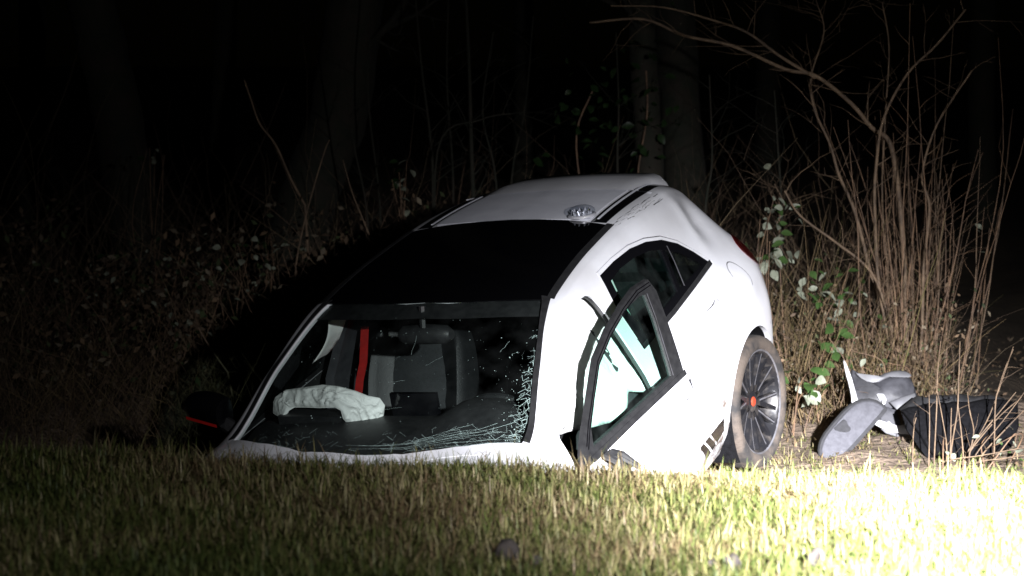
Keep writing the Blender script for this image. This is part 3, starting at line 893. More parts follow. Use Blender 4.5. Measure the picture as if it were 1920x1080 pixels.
# --- floor and cabin
mb = MB(); mb.box((-.62, -.74, .20), (3.35, .74, .24)); mb.box((-.60, -.48, .24), (-.02, .48, .62)); mb.box((2.25, -.60, .24), (3.2, .60, .70)); mb.build('floor_pan', M['carpet'], car)
def dash():
    V = []; nj = 33
    prof = [(2.26, .905), (2.10, .945), (1.95, .962), (1.84, .955), (1.775, .915), (1.76, .85), (1.78, .72), (1.86, .58), (1.95, .42), (2.2, .30)]
    for j in range(nj):
        y = -.72 + 1.44*j/(nj-1)
        hump = math.exp(-((y - .34)/.17)**4)
        for (x, z) in prof:
            dz = hump * (.062 if 1.76 < x < 2.0 else .025 if x == 2.10 else 0); dx = -.05*hump if x < 1.9 and z > .8 else 0
            fall = -.03*abs(y/.72)**4
            V.append((x + dx - .10*(y/.72)**2*(1 if x > 2.0 else .2), y, z + dz + fall))
    return mesh('dashboard', V, grid_faces(nj, len(prof)), M['greytrim'], car, True, 50)
db = dash()
db.data.materials[0] = M['trim']
# steering wheel
mb = MB(); c = Vector((1.66, .34, .84)); ax = Vector((-.90, 0, .42)).normalized(); u = Vector((0, 1, 0)); v = ax.cross(u)
P = [c + (u*math.cos(t) + v*math.sin(t))*.182 for t in np.linspace(0, 2*math.pi, 41)]; mb.tube(P, .015, 8, False)
for t in (0.1, math.pi - .1, -math.pi/2): mb.tube([c, c + (u*math.cos(t) + v*math.sin(t))*.175], [.022, .014], 6)
mb.tube([c - ax*.12, c + ax*.02, c + ax*.03], [.05, .075, .05], 14); mb.build('steering_wheel', M['leather'], car)
# centre console with its chrome-edged screen
mb = MB(); mb.box((.7, -.13, .24), (1.78, .13, .55)); mb.box((1.70, -.115, .56), (1.80, .115, .86)); mb.build('centre_console', M['trim'], car)
MBs = MB(); MBs.box((1.755, -.13, .905), (1.775, .09, 1.03)); MBs.build('dash_screen', M['gloss_black'], car)

def seat(y0):
    st = empty('seat', (1.28, y0, .24)); st.parent = car
    def loft(name, path, wid, dep, bol, mt, centre=None):
        """path (x,z) list from bottom to top, front normal computed; wid half widths; dep thickness; bol bolster height"""
        m0 = len(path); tt = np.linspace(0, m0 - 1, (m0 - 1)*4 + 1); ii = np.arange(m0)
        pa = [(float(a), float(b)) for a, b in zip(pchip(ii, [q[0] for q in path], tt), pchip(ii, [q[1] for q in path], tt))]
        path = pa; wid, dep, bol = [list(pchip(ii, q, tt)) for q in (wid, dep, bol)]
        n = len(path); V = []; k = 33
        for i in range(n):
            a = Vector(path[max(i-1, 0)]); b = Vector(path[min(i+1, n-1)]); t = (b - a).normalized(); nrm = Vector((t.y, -t.x))
            p = Vector(path[i])
            for j in range(k):
                q = -1 + 2*j/(k-1)
                f = bol[i] * max(0, (abs(q) - .45)/.40)**1.3 if abs(q) < .85 else bol[i] * (1 - ((abs(q)-.85)/.15)**2*.6)
                d = p + nrm * (dep[i]*.5 + f); V.append((d.x, q*wid[i], d.y))
            for j in range(k):
                q = 1 - 2*j/(k-1); d = p - nrm * dep[i]*(.5 - .25*q*q); V.append((d.x, q*wid[i]*.97, d.y))
        kk = 2*k
        F = grid_faces(n, kk, True) + [tuple(range(kk)), tuple((n-1)*kk + j for j in range(kk))[::-1]]
        o = mesh(name, V, F, mt, st, True, 60)
        bm = bmesh.new(); bm.from_mesh(o.data); bmesh.ops.recalc_face_normals(bm, faces=bm.faces); bm.to_mesh(o.data); bm.free(); finish(o.data, True, 60)
        return o
    bx = [(-.13,.17),(-.17,.28),(-.20,.42),(-.245,.56),(-.285,.68),(-.315,.78),(-.335,.86),(-.35,.94),(-.36,.985)]
    loft('backrest', bx, [.22,.245,.255,.258,.25,.225,.165,.140,.09], [.12,.14,.14,.13,.12,.11,.10,.10,.06], [.05,.075,.085,.085,.075,.05,.016,.010,0], M['leather'])
    cp = [(-.20,.20),(-.10,.19),(.05,.19),(.20,.205),(.30,.21),(.345,.17)]
    loft('cushion', [(x, z) for x, z in cp[::-1]], [.20,.245,.255,.255,.25,.22], [.10,.14,.15,.15,.15,.1], [.01,.03,.05,.06,.05,.03], M['leather'])
    V = []; n = 22; k = 11
    for i in range(n):
        z = .20 + (.72 - .20)*i/(n-1); x = float(np.interp(z, [b[1] for b in bx], [b[0] for b in bx]))
        for j in range(k):
            q = -1 + 2*j/(k-1); V.append((x + .0665 + .008*(1-q*q) + .0022*math.sin(i*2.1) - .010*(i == n-1), q*(.150 - .04*(i/(n-1))**3), z + .04))
    mesh('backrest_panel', V, grid_faces(n, k), M['mesh_cloth'], st)
    return st
seat(-.345); seat(.36)
mb = MB(); mb.box((-.02, -.62, .24), (.46, .62, .50)); mb.box((-.12, -.62, .40), (.12, .62, .98)); 
for y in (-.36, .36): mb.box((-.13, y-.13, .97), (-.03, y+.13, 1.15))
o = mb.build('rear_seat', M['leather'], car)
# B pillars, seat belts, interior mirror
for s in (1, -1):
    V = []
    for z, x, y in ((.26, 1.18, .755), (.60, 1.16, .775), (.92, 1.15, .735), (1.12, 1.155, .640), (1.25, 1.17, .572), (1.31, 1.19, .530)):
        V += [(x - .07, s*(y-.03), z), (x + .135, s*(y-.012), z), (x + .125, s*(y-.052), z), (x - .06, s*(y-.065), z)]
    mesh('pillar_cover', V, grid_faces(6, 4, True), M['greytrim'], car)
def strap(name, P, w, mt, widthdir, parent=car):
    P = [Vector(p) for p in P]; V = []; wd = Vector(widthdir).normalized() * w/2
    for p in P: V += [p - wd, p + wd]
    A = V + [v + Vector((-.003, 0, 0)) for v in V]; q = len(V)
    F = grid_faces(len(P), 2) + [(q+a, q+d, q+c, q+b) for a, b, c, d in grid_faces(len(P), 2)]
    return mesh(name, A, F, mt, parent)
bt = car_at(684, 612, 0, 1.22); bm_ = car_at(681, 680, 0, 1.25); bb = car_at(671, 745, 0, 1.27)
strap('seat_belt', [bt, bt.lerp(bm_, .5) + Vector((.004, .002, 0)), bm_, bm_.lerp(bb, .5) + Vector((.003, -.003, 0)), bb, bb + Vector((.0, -.02, -.25))], .048, M['belt'], (0.25, 1, .1))
strap('seat_belt', [(1.14, .60, 1.20), (1.12, .45, 1.0), (1.2, .30, .70), (1.3, .2, .5)], .045, M['belt'], (1, .3, 0))
mb = MB(); mb.tube([(1.612, -.125, 1.235), (1.606, -.10, 1.235), (1.60, 0, 1.235), (1.606, .10, 1.235), (1.612, .125, 1.235)], [.022, .040, .044, .040, .022], 12); mb.tube([(1.62, 0, 1.27), (1.60, 0, 1.36)], .014, 6); mb.build('interior_mirror', M['trim'], car)
for y in (-.34, .34):
    mb = MB(); mb.box((1.36, y-.17, 1.322), (1.50, y+.17, 1.334)); mb.build('sun_visor', M['headliner'], car)

# --- air bags
def sheet(name, pts_fn, ni, nj, thick, mt, parent, seed, amp=.012, sc=9):
    """two-sided crumpled bag over the (u,v) surface pts_fn, closed at the rim"""
    A = []; B = []
    P = [[pts_fn(i/(ni-1), j/(nj-1)) for j in range(nj)] for i in range(ni)]
    for i in range(ni):
        for j in range(nj):
            p = P[i][j]
            du = P[min(i+1, ni-1)][j] - P[max(i-1, 0)][j]; dv = P[i][min(j+1, nj-1)] - P[i][max(j-1, 0)]
            n = du.cross(dv); n = n.normalized() if n.length > 1e-9 else Vector((1, 0, 0))
            e = min(1, 6*min(i/(ni-1), 1 - i/(ni-1)), 6*min(j/(nj-1), 1 - j/(nj-1)))
            t = thick * math.sqrt(max(e, 0))
            q = p * sc + Vector((seed, seed*2, 0))
            q = q + Vector((mnoise.noise(q*.6), mnoise.noise(q*.6 + Vector((5, 1, 2))), mnoise.noise(q*.6 + Vector((2, 8, 3)))))*1.2
            def folds(w):
                r1 = max(0, 1 - abs(mnoise.noise(w))*3.0); r2 = max(0, 1 - abs(mnoise.noise(w*1.9 + Vector((4, 1, 9))))*3.4)
                return 1.1*r1*r1 + .6*r2*r2 + .9*mnoise.noise(w*.45) - .4
            c = folds(q); c2 = folds(q + Vector((7, 7, 7)))
            A.append(p + n * (t + amp*c*e)); B.append(p - n * (t + amp*c2*e))
    q = len(A)
    F = [(a, d, c, b) for a, b, c, d in grid_faces(ni, nj)] + [(q+a, q+b, q+c, q+d) for a, b, c, d in grid_faces(ni, nj)]
    rim = [i*nj for i in range(ni)] + [(ni-1)*nj + j for j in range(1, nj)] + [i*nj + nj-1 for i in range(ni-2, -1, -1)] + [j for j in range(nj-2, 0, -1)]
    F += [(rim[k], rim[(k+1) % len(rim)], q + rim[(k+1) % len(rim)], q + rim[k]) for k in range(len(rim))]
    o = mesh(name, A + B, F, mt, parent, True, None)
    bm = bmesh.new(); bm.from_mesh(o.data); bmesh.ops.recalc_face_normals(bm, faces=bm.faces); bm.to_mesh(o.data); bm.free()
    finish(o.data, True, None); return o
# passenger bag: limp roll draped over the dash, traced as upper and lower outline
UP = [(512,775),(516,745),(535,731),(570,726),(605,721),(635,724),(668,733),(690,742),(712,746),(722,760),(719,780),(700,792)]
LO = [(530,786),(541,770),(552,764),(575,764),(600,765),(628,764),(639,770),(643,785),(655,798),(672,804),(688,797),(699,793)]
def bag(u, v):
    t = u * (len(UP) - 1); i = min(int(t), len(UP) - 2); f = t - i
    a = Vector(UP[i]).lerp(Vector(UP[i+1]), f); b = Vector(LO[i]).lerp(Vector(LO[i+1]), f)
    p = a.lerp(b, v)
    return car_at(p.x, p.y, 0, 1.86 + .06*v - .03*math.sin(u*9))
sheet('passenger_airbag', bag, 120, 34, .016, M['airbag'], car, 3.1, .010, 15)
MBx = MB(); MBx.box((1.84, -.60, .90), (1.93, -.30, .985)); MBx.build('airbag_lid', M['trim'], car)
# curtain bags hanging from both roof rails
def curtain(s, x0, x1, seed, zlow):
    def f(u, v):
        x = x0 + (x1 - x0)*u
        top = side_pt(x, min(1.31, float(np.interp(x, [-.2, .2, 1.0, 1.46, 1.85, 2.1], [1.12, 1.22, 1.31, 1.275, 1.11, .99]))))
        zt = top.z - .01; zl = zlow(x); z = zt + (zl - zt)*v
        yy = side_pt(x, max(z, .75)).y - .070 - .035*math.sin(math.pi*v) - .012*math.sin(x*21)*v
        return Vector((x, s*yy, z))
    return sheet('curtain_airbag', f, 70, 22, .014, M['airbag'], car, seed, .008, 11)
curtain(1, 1.98, .88, 1.7, lambda x: float(np.interp(x, [.7, 1.0, 1.15, 1.3, 1.5, 1.7, 1.98], [.98, .84, .80, .86, .80, .86, .93])))
curtain(-1, 1.42, -.05, 5.2, lambda x: float(np.interp(x, [-.05, .5, .62, .75, 1.28, 1.31, 1.42], [.90, .86, .98, 1.18, 1.22, 1.05, 1.04])))

# --- cracks in the windscreen
def crack_web():
    mb = MB(); rnd = random.Random(5)
    foot = lambda y: float(np.interp(abs(y), [0, .22, .48, .665], [2.385, 2.375, 2.30, 2.20]))
    def line(p, q, w=.0014, jit=.006, n=7):
        p = Vector(p); q = Vector(q); pts = []
        for i in range(n):
            t = i/(n-1); pts.append(p.lerp(q, t) + Vector((rnd.uniform(-jit, jit), rnd.uniform(-jit, jit))) * (0 if i in (0, n-1) else 1))
        pts = [(min(max(a.x, 1.50), foot(a.y) - .006), max(-.63, min(wsedge(min(max(a.x, 1.47), 2.2)) - .004, a.y))) for a in pts]
        mb.add(*ribbon(pts, [w*rnd.uniform(.5, 1.4) for _ in pts], -.004, 'top'))
    # webbed shatter along the driver's pillar and the foot of the glass: jittered cells
    def cell(x, y, sx, sy, dens, w):
        nx, ny = len(x), len(y)
        G = [[Vector((a + rnd.uniform(-.42, .42)*sx, b + rnd.uniform(-.42, .42)*sy)) for b in y] for a in x]
        for i in range(nx):
            for j in range(ny):
                for di, dj in ((1, 0), (0, 1), (1, 1), (1, -1)):
                    if 0 <= i+di < nx and 0 <= j+dj < ny and rnd.random() < dens(G[i][j]): line(G[i][j], G[i+di][j+dj], rnd.uniform(.3, 1.0)*w, 0, 2)
    cell(np.arange(1.66, 2.21, .016), np.arange(.47, .66, .016), .016, .016, lambda g: (max(0, .75 - (wsedge(min(max(g.x, 1.47), 2.2)) - g.y)/ (.02 + .11*max(0, (g.x - 1.75))/.4)) if g.y < wsedge(min(max(g.x, 1.47), 2.2)) else 0), .0011)
    foot = lambda y: float(np.interp(abs(y), [0, .22, .48, .665], [2.385, 2.375, 2.30, 2.20]))
    cell(np.arange(2.10, 2.38, .020), np.arange(-.5, .64, .024), .02, .024, lambda g: max(0, .30 - (foot(g.y) - g.x)/.14*.30)*(1.3 if g.y > .1 else .45 if g.y > -.1 else .8), .0008)
    # long arcs sweeping from the driver's corner along the foot of the pane
    for k in range(8):
        y0 = rnd.uniform(.45, .64); y1 = rnd.uniform(-.15, .25); d0 = rnd.uniform(.02, .16); d1 = rnd.uniform(.005, .05)
        pts = [(foot(y) - .008 - (d0*(1-t)**1.6 + d1*t), y) for t in np.linspace(0, 1, 16) for y in [y0 + (y1 - y0)*t]]
        mb.add(*ribbon(pts, [rnd.uniform(.0003, .0011) for _ in pts], -.004, 'top'))
    for k in range(7):
        x = rnd.uniform(1.7, 2.25); y = rnd.uniform(-.55, .5); a = rnd.uniform(0, 6.28); L = rnd.uniform(.04, .13)
        line((x, y), (x + L*math.cos(a), y + L*math.sin(a)), rnd.uniform(.0003, .0006), .004, 5)
    o = mb.build('crack', M['crack'], windscreen); o['kind'] = 'stuff'
    # crumbs of glass lying on the pane
    mb = MB()
    for k in range(420):
        if rnd.random() < .6: y = rnd.uniform(-.55, .62); x = rnd.uniform(1.66, 2.3)
        else: x = rnd.uniform(1.8, 2.22); y = wsedge(min(x, 2.2)) - abs(rnd.gauss(.02, .05))
        if abs(y) > wsedge(min(max(x, 1.47), 2.2)) - .01: continue
        p = top_off(x, y, -.003); s = rnd.uniform(.0012, .0042)*rnd.random()**.5
        V = [p + Vector((rnd.uniform(-s, s), rnd.uniform(-s, s), rnd.uniform(0, 1.6*s))) for _ in range(4)]
        mb.add(V, [(0,1,2), (0,3,1), (1,3,2), (0,2,3)])
    o = mb.build('glass_crumb', M['crack'], windscreen, False); o['kind'] = 'stuff'
crack_web()

# ------------------------------------------------------------------ small things on and beside the car
def beacon():
    p = CARM @ top_off(.555, .335, .004)
    b = empty('glass_puck', p); b.rotation_euler = CARM.to_euler(); b.rotation_euler.rotate_axis('Y', math.radians(-3))
    tag(b, 'small round clear-glass lamp lying on the car roof', 'lamp')
    V, F = lathe([(.001,.0),(.062,.0),(.066,.004),(.066,.010),(.060,.014),(.001,.012)], 32, 'Z'); mesh('lamp_base', V, F, M['chrome'], b)
    V, F = lathe([(.060,.012),(.064,.022),(.060,.034),(.048,.044),(.030,.050),(.001,.052)], 32, 'Z'); mesh('lens', V, F, M['lens'], b)
    mb = MB()
    for k in range(10):
        a = k*.628; mb.tube([(.018*math.cos(a), .018*math.sin(a), .012), (.046*math.cos(a), .046*math.sin(a), .014), (.040*math.cos(a), .040*math.sin(a), .034)], [.006, .008, .004], 6)
    o = mb.build('reflector', M['chrome'], b)
    o['kind'] = 'stuff'
beacon()

def slab(name, px, Y, thick, mt, parent=None, depth=None, bulge=0.0, bev=.006, inner=True):
    """solid plate from an outline: Y(px,py) is its distance, thick its thickness away from the viewer"""
    n = len(px)
    cx = sum(p[0] for p in px)/n; cy = sum(p[1] for p in px)/n
    rings = [(1.0, .35), (.96, 0.0), (.6, -bulge*.6), (.25, -bulge)]
    V = []
    for sc, d in rings:
        for x, y in px:
            q = (cx + (x-cx)*sc, cy + (y-cy)*sc); p = at(q[0], q[1], Y(*q))
            V.append(p + Vector((0, 1, 0)) * (d*thick if d > 0 else d))
    b = len(V)
    for x, y in px:
        p = at(x, y, Y(x, y)); V.append(p + Vector((0, 1, 0)) * thick)
    F = []
    for r in range(3):
        for i in range(n):
            j = (i+1) % n; F.append((r*n+i, r*n+j, (r+1)*n+j, (r+1)*n+i))
    F.append(tuple(3*n + i for i in range(n)))
    for i in range(n):
        j = (i+1) % n; F.append((i, b+i, b+j, j))
    F.append(tuple(b + i for i in range(n))[::-1])
    o = mesh(name, V, F, mt, parent, True, 40)
    bm = bmesh.new(); bm.from_mesh(o.data); bmesh.ops.recalc_face_normals(bm, faces=bm.faces); bmesh.ops.triangulate(bm, faces=[f for f in bm.faces if len(f.verts) > 4]); bm.to_mesh(o.data); bm.free()
    finish(o.data, True, 40)
    return o
def chaik(px, it=2):
    return smooth_poly(px, it)

# torn bumper corner on the soil bank
YB = on_ground(1640, 822).y
lean = lambda y0: (lambda x, y: YB + (815 - y) * .0016 + y0)
frag = empty('bumper_fragment'); tag(frag, 'torn white and grey bumper corner lying on the soil bank', 'car part')
slab('inner_liner', chaik([(1596,692),(1606,697),(1622,712),(1640,716),(1662,704),(1690,700),(1706,705),(1716,725),(1722,750),(1716,760),(1690,762),(1668,768),(1650,772),(1625,772),(1604,752),(1600,725)], 1), lean(.03), .045, M['plastic_grey'], frag, bulge=.05)
slab('painted_edge', chaik([(1581,672),(1588,684),(1596,705),(1601,722),(1607,745),(1614,768),(1598,770),(1597,748),(1592,722),(1585,698)], 1), lean(-.03), .02, M['paint_clean'], frag, bulge=.012)
slab('top_lip', chaik([(1600,697),(1622,707),(1642,711),(1666,698),(1695,695),(1712,704),(1704,709),(1688,703),(1664,708),(1642,719),(1618,714)], 1), lean(-.01), .03, M['plastic_pale'], frag, bulge=.01)
slab('pale_bracket', [(1668,755),(1692,745),(1716,737),(1722,757),(1704,765),(1682,769)], lean(-.035), .02, M['plastic_pale'], frag, bulge=.01)
slab('grey_flap', [(1660,762),(1682,770),(1690,800),(1672,800),(1650,788)], lean(-.03), .012, M['plastic_grey'], frag, bulge=.004)
slab('lower_strip', [(1641,785),(1652,789),(1664,793),(1667,790),(1672,796),(1688,799),(1697,797),(1699,801),(1709,803),(1708,815),(1690,814),(1668,809),(1650,801),(1640,796)], lean(-.05), .02, M['paint_clean'], frag, bulge=.006)
slab('clip', [(1644,739),(1656,739),(1661,747),(1650,750)], lean(-.035), .012, M['paint_clean'], frag)
slab('clip', [(1655,752),(1662,748),(1660,757),(1655,759)], lean(-.035), .01, M['paint_clean'], frag)
slab('lower_lip', [(1650,803),(1680,813),(1708,816),(1708,826),(1690,822),(1660,812)], lean(-.03), .015, M['plastic_pale'], frag)

YP = on_ground(1560, 858).y
padY = lambda x, y: YP + (862 - y) * .0018
pad = empty('felt_panel'); tag(pad, 'long grey felt trim panel with rounded ends and dark edge', 'car part')
slab('rim', chaik([(1534,842),(1541,820),(1562,793),(1588,764),(1610,750),(1640,748),(1666,764),(1660,776),(1640,798),(1612,830),(1586,858),(1568,868),(1548,866),(1536,858)], 1), lambda x, y: padY(x, y) + .008, .035, M['felt_dark'], pad)
slab('face', chaik([(1540,842),(1547,821),(1567,796),(1592,768),(1612,754),(1638,752),(1659,764),(1652,774),(1634,794),(1606,826),(1580,853),(1565,863),(1550,861),(1541,854)], 1), lambda x, y: padY(x, y) - .006, .02, M['felt'], pad)
slab('dark_patch', chaik([(1561,805),(1570,797),(1582,785),(1588,790),(1590,797),(1596,803),(1593,810),(1580,811)], 1), lambda x, y: padY(x, y) - .010, .006, M['felt_dark'], pad)  # darker patch laid on the panel face

YX = on_ground(1760, 862).y
box = empty('boot_liner'); tag(box, 'black carpeted boot liner box tipped over behind the shrub stems', 'car part')
boxY = lambda d: (lambda x, y: YX + (862 - y)*.0022 + d)
slab('front_board', [(1692,772),(1706,766),(1722,764),(1745,758),(1768,760),(1790,755),(1822,756),(1850,750),(1882,751),(1910,757),(1912,800),(1898,840),(1850,857),(1800,864),(1762,866),(1740,842),(1722,812)], boxY(0), .05, M['carpet'], box, bulge=.02)
slab('top_flap', [(1690,770),(1705,757),(1722,744),(1740,747),(1752,741),(1775,744),(1800,740),(1832,745),(1860,742),(1886,749),(1892,757),(1850,752),(1820,758),(1790,757),(1768,762),(1745,760),(1722,766)], boxY(.09), .05, M['trim'], box, bulge=.015)
slab('side_board', [(1690,772),(1722,814),(1742,846),(1760,868),(1745,868),(1722,838),(1700,806)], boxY(.03), .03, M['carpet'], box)
mb = MB()
for k in range(4):
    c = at(1775 - 3*k + 8*(k % 2), 746 + 2*k, YX + .14); mb.add([c + Vector((random.uniform(-.03,.03), 0, random.uniform(-.008,.008))) for _ in range(3)] + [c + Vector((0, -.02, 0))], [(0,1,3),(1,2,3),(2,0,3),(0,2,1)])
o = mb.build('fixing_clip', M['plastic_grey'], box, False); o['kind'] = 'stuff'

def clod(px, py, r, label):
    d = ray(px, py); t = -CAM_Z / d.z; p = Vector((0, 0, CAM_Z)) + d * t; z = gz(p.x, p.y)
    bm = bmesh.new(); bmesh.ops.create_icosphere(bm, subdivisions=3, radius=1)
    for v in bm.verts:
        n = 1 + .35*mnoise.noise(v.co*1.4 + Vector((px, py, 0))) + .18*mnoise.noise(v.co*3.7)
        v.co = Vector((v.co.x*r*n, v.co.y*r*n*1.1, max(-.2, v.co.z)*r*n*1.25))
    me = bpy.data.meshes.new('earth_clod'); bm.to_mesh(me); bm.free(); me.materials.append(M['clod']); finish(me, True, None)
    o = link(bpy.data.objects.new('earth_clod', me)); o.location = (p.x, p.y, z + r*.45)
    tag(o, label, 'clod', 'lumps of earth on the grass')
clod(1370, 1066, .026, 'dark lump of earth on the half-lit edge of the bright grass')
clod(1530, 1058, .028, 'grey lump of earth in the brightest patch of grass')
clod(1005, 1072, .016, 'tiny dark crumb of earth beside the flat lump in the brownish grass')
clod(1335, 1062, .014, 'tiny dark crumb of earth beside the lump at the edge of the bright grass')
clod(952, 1066, .034, 'flat dark lump of earth in the brownish grass')

# ------------------------------------------------------------------ woody plants
def walk(p0, d0, L, n, wob, rnd, grav=0.0, up=0.0):
    p = Vector(p0); d = Vector(d0).normalized(); P = [p.copy()]
    for i in range(n):
        d = (d + Vector((rnd.gauss(0, wob), rnd.gauss(0, wob), rnd.gauss(0, wob*.5) + up - grav*i/n))).normalized()
        p = p + d * (L/n); P.append(p.copy())
    return P
def spline(P, k=4):
    """Catmull-Rom through the points"""
    Q = [Vector(P[0])*2 - Vector(P[1])] + [Vector(p) for p in P] + [Vector(P[-1])*2 - Vector(P[-2])]; out = []
    for i in range(1, len(Q) - 2):
        a, b, c, d = Q[i-1], Q[i], Q[i+1], Q[i+2]
        for j in range(k):
            t = j/k; out.append(.5*((2*b) + (c-a)*t + (2*a-5*b+4*c-d)*t*t + (3*b-a-3*c+d)*t**3))
    out.append(Q[-2]); return out
def twigs(mb, P, r0, rnd, n, L, depth=1, up=.3):
    for _ in range(n):
        i = rnd.randrange(max(1, len(P)//4), len(P) - 1); t = (P[i+1] - P[i-1]).normalized()
        s = Vector((rnd.gauss(0, 1), rnd.gauss(0, .7), rnd.gauss(0, .6))); s = (s - t*s.dot(t)).normalized()
        l = L * rnd.uniform(.4, 1.2); Q = walk(P[i], t*.6 + s + Vector((0, 0, up)), l, 6, .16, rnd)
        r = max(.0012, r0 * rnd.uniform(.3, .5)); mb.tube(Q, [r*(1 - .8*k/6) for k in range(7)], 4, False)
        if depth > 1: twigs(mb, Q, r, rnd, 2, l*.5, depth-1, up)

def tree(name, label, px, Y, radii, mt, seed, group=None, nbr=5, cat='tree'):
    """a trunk traced by pixels at distance Y, rooted in the ground and grown on out of the frame"""
    rnd = random.Random(seed)
    P = [at(x, y, Y) for x, y in px]
    root = Vector((P[-1].x, Y, gz(P[-1].x, Y) - .15))
    if root.z < P[-1].z - .05: P.append(root)
    P = P[::-1]                                            # root first
    d = (P[-1] - P[-2]).normalized()
    top = [P[-1] + d*1.2*(k+1) + Vector((rnd.gauss(0, .1)*k, rnd.gauss(0, .1)*k, 0)) for k in range(4)]
    S = spline(P + top, 6); n = len(S)
    hs = [0.0]
    for a, b in zip(S, S[1:]): hs.append(hs[-1] + (b - a).length)
    R = []
    for k in range(n):
        t = hs[k]/hs[-1]; R.append((radii[0] + (radii[1]-radii[0])*t**.8) * (1 + .55*math.exp(-hs[k]/.25)))
    t0 = empty(name, root + Vector((0, 0, .15)))
    tag(t0, label, cat, group)
    off = -t0.location
    V, F = tube([s + off for s in S], R, 18)
    V = [v + (v - (S[min(i//18, n-1)] + off)).normalized() * (.10*R[min(i//18, n-1)] * (mnoise.noise(v*5 + Vector((seed, 0, 0))) + .6*mnoise.noise(Vector((v.x*14, v.y*14, v.z*5))))) for i, v in enumerate(V)]
    mesh('trunk', V, F, mt, t0, True, None)
    mb = MB()
    for k in range(nbr):
        i = rnd.randrange(n//3, n-1); a = rnd.uniform(0, 6.28)
        Q = walk(S[i] + off, (math.cos(a), math.sin(a)*.6, rnd.uniform(.1, .8)), rnd.uniform(.8, 1.8), 9, .15, rnd)
        r = R[i]*rnd.uniform(.12, .25); mb.tube(Q, [r*(1 - .85*j/9) for j in range(10)], 6, False); twigs(mb, Q, r, rnd, 6, .5, 2)
    o = mb.build('crown', mt, t0, True, None)
    return t0
tree('oak_tree', 'leaning mossy trunk fading into the dark beyond the bramble patch', [(150,-60),(200,120),(235,300),(262,480),(275,660)], 16.0, (.19, .14), M['bark'], 11)
tree('oak_tree', 'thick curving trunk with lit moss beside the long bent cane', [(672,-60),(655,90),(635,210),(600,310),(565,420),(545,560)], 15.2, (.21, .17), M['bark'], 12)
tree('ivy_tree', 'slim ivy-clad trunk close beside a stouter one', [(1200,-60),(1206,90),(1213,220),(1218,345)], 15.0, (.095, .08), M['bark'], 13)
tree('oak_tree', 'stout straight trunk standing just behind the slim ivy-clad one', [(1262,-60),(1270,120),(1277,240),(1285,360)], 16.6, (.155, .135), M['bark'], 14)
k = 0
for px, Y, r in ((60, 21, .13), (420, 22, .12), (985, 24, .12), (1440, 25, .14), (1840, 22, .13)):
    tree('background_tree', 'dark bare trunk deep in the wood', [(px + 8*math.sin(k*2.1), -60), (px, 150), (px - 6*math.sin(k), 400)], Y, (r, r*.8), M['bark'], 20 + k, 'bare trunks deep in the wood', 3); k += 1
# ivy on the slim trunk: leaves one by one
def leaf_mesh(name, L, W, mt, fold=.25, droop=.25):
    V = []; n = 7
    ws = [.0, .55, .95, 1.0, .82, .48, .0]
    for i in range(n):
        t = i/(n-1); x = t*L; z = -droop*L*t*t
        for s in (-1, 0, 1): V.append((x, s*W*.5*ws[i], z + abs(s)*fold*W*.5*ws[i]))
    me = bpy.data.meshes.new(name); me.from_pydata(V, [], grid_faces(n, 3)); me.materials.append(mt); finish(me, True, None); return me
LM = {k: [leaf_mesh('leaf', 1.0, w, M[m], f, d) for w, f, d in ((.62, .25, .2), (.75, .15, .35), (.55, .35, .1))] for k, m in (('pale', 'leaf_pale'), ('green', 'leaf_green'), ('ivy', 'leaf_ivy'))}
def leaf(parent, loc, size, rnd, kind, tilt=None):
    o = bpy.data.objects.new('leaf', rnd.choice(LM[kind])); COL.objects.link(o); o.parent = parent
    o.location = loc; o.scale = (size,)*3
    if tilt is None: tilt = (rnd.uniform(-1.2, 1.2), rnd.uniform(-.9, .9), rnd.uniform(0, 6.28))
    o.rotation_euler = tilt
    return o
def ivy(px, py, rx, ry, Y, n, label, seed, kind='ivy'):
    rnd = random.Random(seed); c = at(px, py, Y); g = Vector((c.x, Y, gz(c.x, Y)))
    e = empty('ivy_plant', g); tag(e, label, 'ivy')
    mb = MB(); P = [Vector((0, 0, 0))] + [Vector((rnd.gauss(0, .04), rnd.gauss(0, .03), (c.z - g.z)*t)) for t in (.3, .6, .9, 1.1)]
    mb.tube(spline(P, 4), .006, 5, False); mb.build('stem', M['bark_brown'], e, True, None)
    for k in range(n):
        p = at(px + rnd.gauss(0, rx), py + rnd.gauss(0, ry), Y + rnd.uniform(-.25, .1)); leaf(e, p - g, rnd.uniform(.045, .085), rnd, kind)
ivy(1210, 175, 28, 80, 14.85, 60, 'dark ivy climbing the slim trunk', 31)
ivy(1100, 210, 45, 55, 14.3, 55, 'loose evergreen sprays hanging beside the slim ivy-clad trunk', 32)

